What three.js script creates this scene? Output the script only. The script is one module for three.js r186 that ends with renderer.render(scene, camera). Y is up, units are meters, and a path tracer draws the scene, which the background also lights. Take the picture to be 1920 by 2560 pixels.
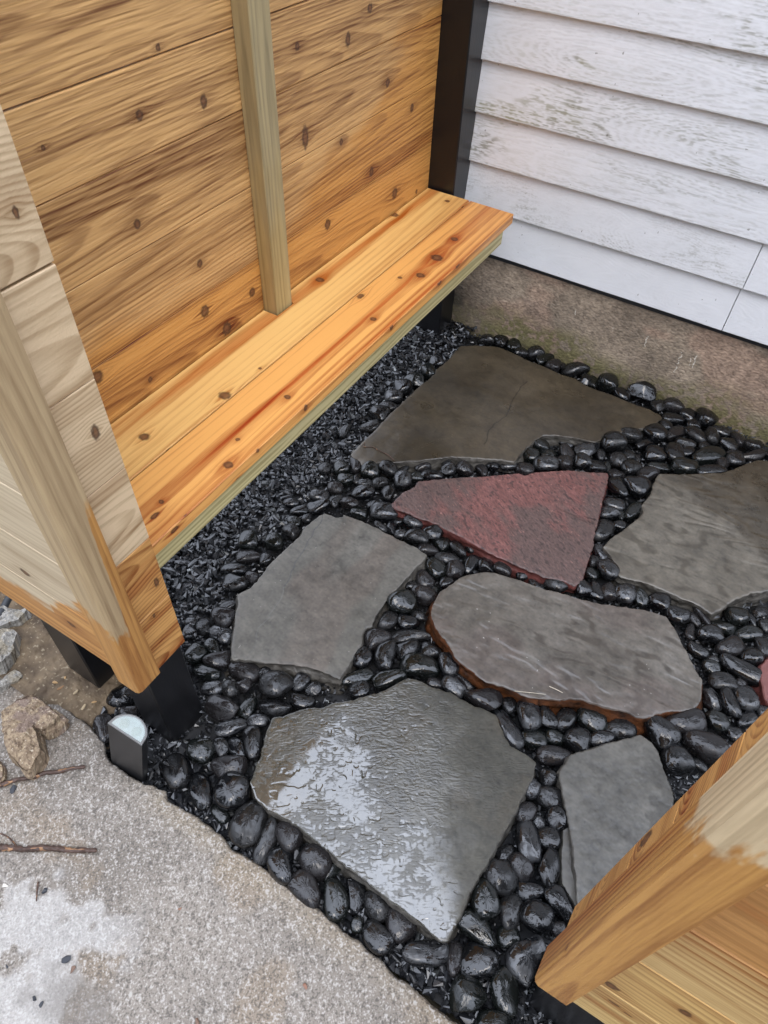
import * as THREE from 'three';
import { mergeVertices, mergeGeometries, toCreasedNormals } from 'three/addons/utils/BufferGeometryUtils.js';
import { ConvexGeometry } from 'three/addons/geometries/ConvexGeometry.js';

// ---------------------------------------------------------------- camera, sky, sun, exposure
const scene = new THREE.Scene();
const camera = new THREE.PerspectiveCamera(71.6, 768 / 1024, 0.02, 400);
camera.position.set(0.9799, 1.4548, 1.8159);
camera.quaternion.setFromRotationMatrix(new THREE.Matrix4().makeBasis(
  new THREE.Vector3(0.84927, 0.03180, -0.52700), new THREE.Vector3(-0.41439, 0.65867, -0.62804), new THREE.Vector3(0.32714, 0.75176, 0.57257)));

const renderer = new THREE.WebGLRenderer({ antialias: true });
renderer.setSize(768, 1024);
renderer.toneMapping = THREE.LinearToneMapping;
renderer.toneMappingExposure = 1.2;
renderer.shadowMap.enabled = true;

// overcast sky, brightest overhead, a little cool
const SKY_W = 256, SKY_H = 128, skyData = new Float32Array(SKY_W * SKY_H * 4);
for (let j = 0; j < SKY_H; j++) for (let i = 0; i < SKY_W; i++) {
  const el = ((j + 0.5) / SKY_H - 0.5) * Math.PI, s = Math.max(0, Math.sin(el)), o = (j * SKY_W + i) * 4;
  const a = i / SKY_W * 2 * Math.PI;
  const cl = 1 + 0.05 * Math.sin(3 * a + 5 * s) + 0.04 * Math.sin(7 * a - 9 * s + 1.3);
  const L = 3.3 * (1 + 3.2 * s) / 4.2 * cl;
  skyData[o] = L * 0.90; skyData[o + 1] = L * 0.975; skyData[o + 2] = L * 1.15; skyData[o + 3] = 1;
}
const sky = new THREE.DataTexture(skyData, SKY_W, SKY_H, THREE.RGBAFormat, THREE.FloatType);
sky.mapping = THREE.EquirectangularReflectionMapping; sky.magFilter = THREE.LinearFilter; sky.needsUpdate = true;
scene.background = sky; scene.environment = sky; scene.environmentIntensity = 1; scene.backgroundIntensity = 1;

const sun = new THREE.DirectionalLight(0xfff4e6, 0.7);
sun.position.set(2.2, 5.2, 3.2); sun.target.position.set(0.5, 0, 0.8);
sun.castShadow = true; sun.shadow.radius = 45; sun.shadow.mapSize.set(2048, 2048);
Object.assign(sun.shadow.camera, { left: -3, right: 3, top: 3, bottom: -3, near: 0.5, far: 14 });
scene.add(sun, sun.target);

// ---------------------------------------------------------------- helpers
let seed = 7;
const rnd = () => { seed = (seed * 1664525 + 1013904223) >>> 0; return seed / 4294967296; };
const rr = (a, b) => a + (b - a) * rnd();
const NT = new Float32Array(65536); for (let i = 0; i < 65536; i++) NT[i] = rnd();
function vn(x, y) {
  const xi = Math.floor(x), yi = Math.floor(y); let fx = x - xi, fy = y - yi;
  fx = fx * fx * (3 - 2 * fx); fy = fy * fy * (3 - 2 * fy);
  const x0 = xi & 255, x1 = (xi + 1) & 255, y0 = (yi & 255) << 8, y1 = ((yi + 1) & 255) << 8;
  const a = NT[y0 + x0], b = NT[y0 + x1], c = NT[y1 + x0], d = NT[y1 + x1];
  return a + (b - a) * fx + (c - a) * fy + (a - b - c + d) * fx * fy;
}
const fbm = (x, y, o = 4) => { let s = 0, a = 0.5, t = 0; for (let i = 0; i < o; i++) { s += a * vn(x, y); t += a; a *= 0.5; x = x * 2.03 + 17.1; y = y * 2.03 + 5.3; } return s / t; };
const vn3 = (x, y, z) => (vn(x + z * 0.71, y + 31.4) + vn(y + 11.3 - x * 0.37, z + 7.7) + vn(z + 3.1 + y * 0.53, x + 19.9)) / 3;
const clamp = (x, a = 0, b = 1) => Math.min(b, Math.max(a, x));
const sm = (a, b, x) => { const t = clamp((x - a) / (b - a)); return t * t * (3 - 2 * t); };
const mix = (a, b, t) => a + (b - a) * t;
const mix3 = (a, b, t) => [a[0] + (b[0] - a[0]) * t, a[1] + (b[1] - a[1]) * t, a[2] + (b[2] - a[2]) * t];
const toS = (l) => l <= 0 ? 0 : l >= 1 ? 255 : Math.round(255 * (l < 0.0031308 ? 12.92 * l : 1.055 * Math.pow(l, 1 / 2.4) - 0.055));
// linear colours in, sRGB bytes out
function colorTex(w, h, fn) {
  const d = new Uint8Array(w * h * 4);
  for (let j = 0; j < h; j++) for (let i = 0; i < w; i++) { const c = fn((i + 0.5) / w, (j + 0.5) / h), o = (j * w + i) * 4; d[o] = toS(c[0]); d[o + 1] = toS(c[1]); d[o + 2] = toS(c[2]); d[o + 3] = 255; }
  return finish(new THREE.DataTexture(d, w, h, THREE.RGBAFormat), THREE.SRGBColorSpace);
}
function greyTex(w, h, fn) {
  const d = new Uint8Array(w * h * 4);
  for (let j = 0; j < h; j++) for (let i = 0; i < w; i++) { const c = clamp(fn((i + 0.5) / w, (j + 0.5) / h)) * 255, o = (j * w + i) * 4; d[o] = d[o + 1] = d[o + 2] = c; d[o + 3] = 255; }
  return finish(new THREE.DataTexture(d, w, h, THREE.RGBAFormat), THREE.NoColorSpace);
}
function finish(t, cs) { t.colorSpace = cs; t.magFilter = THREE.LinearFilter; t.minFilter = THREE.LinearMipmapLinearFilter; t.generateMipmaps = true; t.wrapS = t.wrapT = THREE.RepeatWrapping; t.needsUpdate = true; return t; }

const used = {};
const numbered = (n) => { const k = used[n] = (used[n] ?? -1) + 1; return k ? `${n}_${String(k).padStart(3, '0')}` : n; };
function tag(o, label, category, group, kind) { if (label) o.userData.label = label; if (category) o.userData.category = category; if (group) o.userData.group = group; if (kind) o.userData.kind = kind; return o; }
function thing(name, label, category, group, pos = [0, 0, 0]) { const g = new THREE.Group(); g.name = numbered(name); g.position.set(...pos); scene.add(g); return tag(g, label, category, group); }
function part(name, geo, mat, parent, label) { const m = new THREE.Mesh(geo, mat); m.name = name; m.castShadow = m.receiveShadow = true; parent.add(m); if (label) m.userData.label = label; return m; }
function solo(name, geo, mat, label, category, group, pos = [0, 0, 0]) { const m = part(numbered(name), geo, mat, scene); m.position.set(...pos); return tag(m, label, category, group); }
function structure(name, geo, mat) { const m = part(numbered(name), geo, mat, scene); m.userData.kind = 'structure'; return m; }

// a bar of any profile: points [y, z] counter-clockwise seen from +x, extruded along x from 0 to len; uv in units of len (u) and of vh (v), the profile's first point at v = 0
function bar(prof, len, vh, sag) {
  const n = prof.length, pos = [], uv = [], idx = [], SEG = sag ? 10 : 1; let v = 0;
  for (let k = 0; k < n; k++) {
    const a = prof[k], b = prof[(k + 1) % n], l = Math.hypot(b[0] - a[0], b[1] - a[1]), v0 = v / vh, v1 = (v + l) / vh; v += l;
    for (let s = 0; s < SEG; s++) {
      const u0 = s / SEG, u1 = (s + 1) / SEG, d0 = sag ? sag(u0) : 0, d1 = sag ? sag(u1) : 0;
      pos.push(u0 * len, a[0], a[1] + d0, u1 * len, a[0], a[1] + d1, u1 * len, b[0], b[1] + d1, u0 * len, a[0], a[1] + d0, u1 * len, b[0], b[1] + d1, u0 * len, b[0], b[1] + d0);
      uv.push(u0, v0, u1, v0, u1, v1, u0, v0, u1, v1, u0, v1);
    }
  }
  const tri = THREE.ShapeUtils.triangulateShape(prof.map(p => new THREE.Vector2(p[0], p[1])), []);
  const area = THREE.ShapeUtils.area(prof.map(p => new THREE.Vector2(p[0], p[1])));
  for (const [x, flip] of [[0, area > 0], [len, area < 0]]) for (const t of tri) {
    const q = flip ? [t[0], t[2], t[1]] : t;
    for (const i of q) { pos.push(x, prof[i][0], prof[i][1]); uv.push((x ? 0.985 : 0.01) + prof[i][1] * 0.3, prof[i][0] / vh); }
  }
  const g = new THREE.BufferGeometry();
  g.setAttribute('position', new THREE.Float32BufferAttribute(pos, 3)); g.setAttribute('uv', new THREE.Float32BufferAttribute(uv, 2));
  g.computeVertexNormals(); return g;
}
// chamfered board: length along x, height along y from 0, front face at z = 0, thickness behind it
function board(len, h, t, c = 0.0018, sag) {
  return bar([[c, 0], [h - c, 0], [h, -c], [h, -t + c], [h - c, -t], [c, -t], [0, -t + c], [0, -c]], len, h, sag);
}
const BASIS = {
  px: [[0, 0, -1], [0, 1, 0], [1, 0, 0]],   // front faces +x, length runs towards -z
  pz: [[1, 0, 0], [0, 1, 0], [0, 0, 1]],    // front faces +z
  nx: [[0, 0, 1], [0, 1, 0], [-1, 0, 0]],   // front faces -x
  py: [[0, 0, -1], [-1, 0, 0], [0, 1, 0]],  // front faces up, length runs towards -z
  vx: [[0, 1, 0], [0, 0, 1], [1, 0, 0]],    // upright, front faces +x
};
function place(geo, basis, p) {
  const m = new THREE.Matrix4().makeBasis(...BASIS[basis].map(a => new THREE.Vector3(...a)));
  m.setPosition(...p); geo.applyMatrix4(m); return geo;
}
function tubeOf(pts, r0, r1, seg = 40, rad = 8, wob = 0) {
  const c = new THREE.CatmullRomCurve3(pts.map(p => new THREE.Vector3(...p))), g = new THREE.TubeGeometry(c, seg, 1, rad, false), P = g.attributes.position;
  for (let i = 0; i <= seg; i++) { const ctr = c.getPointAt(i / seg); for (let j = 0; j <= rad; j++) {
    const k = i * (rad + 1) + j, r = mix(r0, r1, i / seg) * (1 + wob * (vn(i * 0.6, (j % rad) * 1.3) - 0.5)) * (i === 0 || i === seg ? 0.35 : 1);
    P.setXYZ(k, ctr.x + (P.getX(k) - ctr.x) * r, ctr.y + (P.getY(k) - ctr.y) * r, ctr.z + (P.getZ(k) - ctr.z) * r); } }
  g.computeVertexNormals(); return g;
}
// ---------------------------------------------------------------- measured ground plan, metres
const STONES = {
  top: [[0.1722, 0.6105], [0.1739, 0.5348], [0.1756, 0.4628], [0.1738, 0.4009], [0.1761, 0.367], [0.1793, 0.2946], [0.1824, 0.2353], [0.191, 0.1543], [0.1848, 0.1302], [0.1913, 0.0719], [0.1894, 0.0049], [0.1919, -0.0274], [0.2331, -0.0617], [0.2951, -0.0936], [0.3196, -0.0928], [0.3645, -0.0887], [0.4152, -0.0806], [0.4523, -0.0807], [0.4904, -0.0775], [0.5408, -0.075], [0.5788, -0.0806], [0.6191, -0.0682], [0.6679, -0.066], [0.6966, -0.07], [0.7488, -0.0671], [0.7824, -0.0672], [0.8234, -0.0689], [0.8625, -0.0623], [0.8739, -0.0519], [0.866, -0.0251], [0.8558, 0.0064], [0.8209, 0.0473], [0.7919, 0.0806], [0.7752, 0.1021], [0.7531, 0.1305], [0.7494, 0.1532], [0.7389, 0.1683], [0.7213, 0.1753], [0.6849, 0.1862], [0.6569, 0.1982], [0.6289, 0.2102], [0.6002, 0.2295], [0.5888, 0.2606], [0.5811, 0.2989], [0.5766, 0.3344], [0.5755, 0.3765], [0.5442, 0.3879], [0.5181, 0.4021], [0.4797, 0.4246], [0.4152, 0.4612], [0.3881, 0.4888], [0.3488, 0.5243], [0.3195, 0.547], [0.2938, 0.5685], [0.2688, 0.5839], [0.2226, 0.627], [0.2096, 0.6171]],
  red: [[0.3699, 0.7111], [0.3723, 0.6643], [0.3895, 0.6241], [0.3871, 0.6022], [0.4178, 0.5729], [0.4622, 0.5345], [0.5202, 0.49], [0.5623, 0.453], [0.6048, 0.4157], [0.6208, 0.4159], [0.6313, 0.4041], [0.6404, 0.3889], [0.681, 0.3558], [0.72, 0.3268], [0.7753, 0.2993], [0.8164, 0.275], [0.829, 0.315], [0.837, 0.3625], [0.8499, 0.4275], [0.8637, 0.4887], [0.8525, 0.4603], [0.8763, 0.5496], [0.8822, 0.5957], [0.8895, 0.6446], [0.8964, 0.6767], [0.8874, 0.6826], [0.8831, 0.6956], [0.8618, 0.6941], [0.832, 0.7005], [0.8131, 0.7103], [0.7898, 0.7098], [0.768, 0.7135], [0.6593, 0.7149], [0.6129, 0.7107], [0.5778, 0.7081], [0.5394, 0.7074], [0.5004, 0.7066], [0.4574, 0.7136], [0.4185, 0.7148], [0.3937, 0.7203]],
  right: [[0.9418, 0.192], [0.9823, 0.1651], [1.0198, 0.1402], [1.0874, 0.0891], [1.1125, 0.0568], [1.1359, 0.0161], [1.1583, -0.0148], [1.177, -0.0304], [1.1907, -0.0332], [1.2714, -0.0176], [1.3661, 0.0998], [1.379, 0.2385], [1.3436, 0.3674], [1.2911, 0.4409], [1.2625, 0.4672], [1.2408, 0.4941], [1.2209, 0.5271], [1.2054, 0.562], [1.1909, 0.5861], [1.1646, 0.5787], [1.1391, 0.5754], [1.1158, 0.5805], [1.0867, 0.5792], [1.0439, 0.5814], [1.0063, 0.5903], [0.9692, 0.6014], [0.9563, 0.5913], [0.9439, 0.5725], [0.9298, 0.5545], [0.914, 0.5426], [0.8996, 0.5352], [0.9038, 0.504], [0.9162, 0.4727], [0.9326, 0.4223], [0.9442, 0.3821], [0.9493, 0.365], [0.9371, 0.3366], [0.9408, 0.3056], [0.9422, 0.2757], [0.9389, 0.2424], [0.9364, 0.2108]],
  mid: [[0.3137, 1.2975], [0.2911, 1.2729], [0.2709, 1.2411], [0.2436, 1.2031], [0.2326, 1.1767], [0.2135, 1.1573], [0.2267, 1.1238], [0.2265, 1.0959], [0.2222, 1.0624], [0.2206, 1.0316], [0.2234, 1], [0.2266, 0.9563], [0.2293, 0.9291], [0.2229, 0.9015], [0.2275, 0.8632], [0.2314, 0.8426], [0.2374, 0.8314], [0.2535, 0.8281], [0.2704, 0.8259], [0.2846, 0.8166], [0.283, 0.8074], [0.3097, 0.803], [0.3355, 0.801], [0.3686, 0.7969], [0.3965, 0.799], [0.4271, 0.799], [0.4661, 0.7991], [0.5003, 0.7991], [0.5279, 0.8032], [0.5343, 0.8072], [0.5331, 0.827], [0.5285, 0.8622], [0.5262, 0.9003], [0.521, 0.9395], [0.5188, 0.9758], [0.5195, 1.0095], [0.5217, 1.032], [0.5273, 1.0565], [0.5181, 1.0671], [0.5209, 1.0836], [0.532, 1.1037], [0.536, 1.1278], [0.5372, 1.1532], [0.5403, 1.1811], [0.5398, 1.2086], [0.5152, 1.212], [0.4905, 1.2153], [0.4639, 1.2219], [0.434, 1.2348], [0.405, 1.2492], [0.3771, 1.2651], [0.3496, 1.2764], [0.3297, 1.2871]],
  oval: [[0.6214, 0.9318], [0.6178, 0.9028], [0.6305, 0.8624], [0.6396, 0.8319], [0.6585, 0.8072], [0.6791, 0.7853], [0.7045, 0.7729], [0.7266, 0.7668], [0.7548, 0.7608], [0.7951, 0.755], [0.829, 0.7492], [0.8778, 0.7374], [0.9109, 0.7317], [0.9624, 0.7139], [1.017, 0.6901], [1.0563, 0.6723], [1.0985, 0.6641], [1.1232, 0.6821], [1.15, 0.7088], [1.1722, 0.7303], [1.1954, 0.7571], [1.214, 0.7723], [1.2194, 0.7738], [1.2253, 0.8073], [1.2303, 0.8203], [1.2283, 0.8416], [1.2218, 0.8576], [1.2069, 0.8711], [1.1815, 0.8913], [1.1647, 0.908], [1.151, 0.9245], [1.1348, 0.9426], [1.1239, 0.9477], [1.1082, 0.9481], [1.0877, 0.9535], [1.0657, 0.9637], [1.0477, 0.9675], [1.0263, 0.9713], [1.0028, 0.9785], [0.9838, 0.9888], [0.97, 1.0036], [0.9365, 1.0191], [0.9089, 1.0329], [0.8558, 1.0388], [0.8171, 1.0506], [0.7736, 1.0428], [0.7344, 1.0341], [0.6974, 1.009], [0.6599, 0.9899], [0.6326, 0.9629]],
  front: [[0.5239, 1.4931], [0.5158, 1.4707], [0.5023, 1.4319], [0.4849, 1.3938], [0.477, 1.3606], [0.4932, 1.345], [0.5087, 1.3246], [0.5278, 1.3018], [0.55, 1.2902], [0.5623, 1.2717], [0.5936, 1.2435], [0.6215, 1.2094], [0.6438, 1.1814], [0.6592, 1.1493], [0.6724, 1.1296], [0.6977, 1.1218], [0.7274, 1.1221], [0.7652, 1.1116], [0.809, 1.1132], [0.8479, 1.1069], [0.8705, 1.1056], [0.8961, 1.1304], [0.9226, 1.1486], [0.9535, 1.1485], [0.9822, 1.1543], [0.9885, 1.188], [0.988, 1.2248], [0.9875, 1.2694], [0.9853, 1.3259], [0.9832, 1.3719], [0.9782, 1.418], [0.9778, 1.4634], [0.9805, 1.4907], [0.9787, 1.5236], [0.9672, 1.5308], [0.9412, 1.5261], [0.9125, 1.5245], [0.8759, 1.5239], [0.8377, 1.5219], [0.7929, 1.5177], [0.7586, 1.5179], [0.7208, 1.5138], [0.6842, 1.5125], [0.6448, 1.5084], [0.6142, 1.5108], [0.5843, 1.5147], [0.5526, 1.5107]],
  narrow: [[1.0285, 1.1437], [1.0333, 1.1126], [1.0358, 1.0939], [1.0676, 1.0591], [1.099, 1.0215], [1.1252, 0.9958], [1.1433, 0.9753], [1.1694, 0.9794], [1.1893, 0.9958], [1.2111, 1.0273], [1.2294, 1.0486], [1.2401, 1.0686], [1.2513, 1.1135], [1.2495, 1.1742], [1.2375, 1.2338], [1.207, 1.2984], [1.1759, 1.3442], [1.1524, 1.3569], [1.1316, 1.3099], [1.1036, 1.2569], [1.0733, 1.2112], [1.0504, 1.1787]],
  ledge: [[1.0742, 1.2122], [1.0898, 1.2303], [1.1154, 1.2683], [1.1377, 1.306], [1.153, 1.3481], [1.1469, 1.3475], [1.1334, 1.3383], [1.113, 1.3216], [1.0954, 1.2857], [1.0824, 1.245]],
  sliver: [[1.3235, 0.669], [1.3385, 0.6229], [1.4117, 0.5904], [1.4588, 0.6659], [1.4169, 0.7591], [1.3482, 0.7427]],
};
const SLAB_EDGE = [[-0.0822, 1.5604], [0.017, 1.5668], [0.1018, 1.5715], [0.1711, 1.5727], [0.2046, 1.5808], [0.253, 1.6018], [0.3365, 1.5985], [0.3575, 1.5902], [0.3854, 1.5875], [0.3879, 1.5886], [0.406, 1.5982], [0.4428, 1.593], [0.4694, 1.5899], [0.4993, 1.5911], [0.5352, 1.5932], [0.5632, 1.5998], [0.6033, 1.595], [0.63, 1.5945], [0.6581, 1.5963], [0.6852, 1.5974], [0.7213, 1.597], [0.7556, 1.5952], [0.788, 1.5986], [0.8234, 1.6001], [0.8629, 1.6017], [0.9024, 1.6052], [0.9212, 1.6096], [0.9721, 1.6105], [1.0075, 1.6112], [1.0498, 1.6133], [1.1111, 1.6121], [1.1858, 1.6072]];
const ROCKS = {
  r1: [[0.0089, 1.6604], [0.0054, 1.6362], [0.0097, 1.6142], [0.0231, 1.592], [0.0471, 1.5863], [0.0774, 1.5899], [0.1098, 1.5882], [0.1294, 1.5906], [0.1291, 1.613], [0.1144, 1.6406], [0.0878, 1.654], [0.0758, 1.6725], [0.0616, 1.6959]],
  r2: [[0.0614, 1.6817], [0.0633, 1.6515], [0.0828, 1.6316], [0.1096, 1.6401], [0.1311, 1.655], [0.1463, 1.6628], [0.1587, 1.6859], [0.165, 1.7122], [0.1512, 1.7144], [0.1257, 1.7138], [0.0904, 1.7055], [0.0713, 1.7002]],
  r3: [[-0.1574, 1.5574], [-0.1454, 1.5365], [-0.142, 1.5121], [-0.123, 1.5042], [-0.1065, 1.5069], [-0.0876, 1.5296], [-0.0694, 1.5562], [-0.0625, 1.5808], [-0.0694, 1.5975], [-0.0869, 1.6129]],
  r4: [[-0.2072, 1.5181], [-0.208, 1.4861], [-0.1835, 1.4702], [-0.1472, 1.4559], [-0.1324, 1.4603], [-0.1328, 1.4881], [-0.1477, 1.5113], [-0.1576, 1.5266], [-0.1758, 1.5429]],
  r5: [[0.062, 1.7236], [0.0858, 1.7222], [0.1023, 1.7287], [0.1151, 1.7407], [0.1046, 1.7573]],
  r6: [[-0.054, 1.6317], [-0.0429, 1.5967], [-0.0272, 1.5704], [-0.0552, 1.5679], [-0.0666, 1.5998], [-0.0734, 1.6163]],
};
const TWIGS = {
  t1: [[0.1061, 0.042, 1.76], [0.1131, 0.042, 1.7523], [0.1332, 0.042, 1.7278], [0.1546, 0.042, 1.7074], [0.1691, 0.042, 1.688], [0.1869, 0.042, 1.6749], [0.2051, 0.042, 1.6548], [0.2244, 0.042, 1.639]],
  t2: [[0.1957, 0.042, 1.8339], [0.2451, 0.042, 1.8074], [0.2791, 0.042, 1.7835], [0.3178, 0.042, 1.7637], [0.3606, 0.042, 1.7367]],
  t3: [[0.1784, 0.042, 1.815], [0.2021, 0.042, 1.8083], [0.2331, 0.042, 1.8078]],
  t4: [[0.3103, 0.042, 1.8298], [0.3211, 0.042, 1.8416], [0.3333, 0.042, 1.8536]],
  n1: [[0.9369, 0.064, 0.987], [0.9687, 0.064, 0.9854]],
  n2: [[0.8782, 0.064, 1.0383], [0.9059, 0.064, 1.0244], [0.9393, 0.064, 1.0083]],
  n3: [[0.1798, 0.047, 0.5477], [0.1891, 0.047, 0.5647], [0.2079, 0.047, 0.5531], [0.2347, 0.047, 0.5542], [0.2613, 0.047, 0.5554], [0.2894, 0.047, 0.5647]],
  hose: [[-0.1705, 0.06, 1.5394], [-0.1873, 0.06, 1.5028], [-0.2041, 0.06, 1.4694], [-0.2198, 0.06, 1.4363]],
  sl1: [[0.2536, 0.042, 1.7722], [0.2534, 0.042, 1.7854]],
};
const CHIPS = [[0.1387, 1.7441], [0.3312, 1.8347], [0.4447, 1.8865], [0.4644, 1.8918], [0.2658, 1.8649], [0.4431, 1.9527], [0.4588, 1.9521], [0.8085, 1.7039], [0.6887, 1.8356], [0.3681, 1.9464], [0.5528, 1.7278]];
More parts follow.
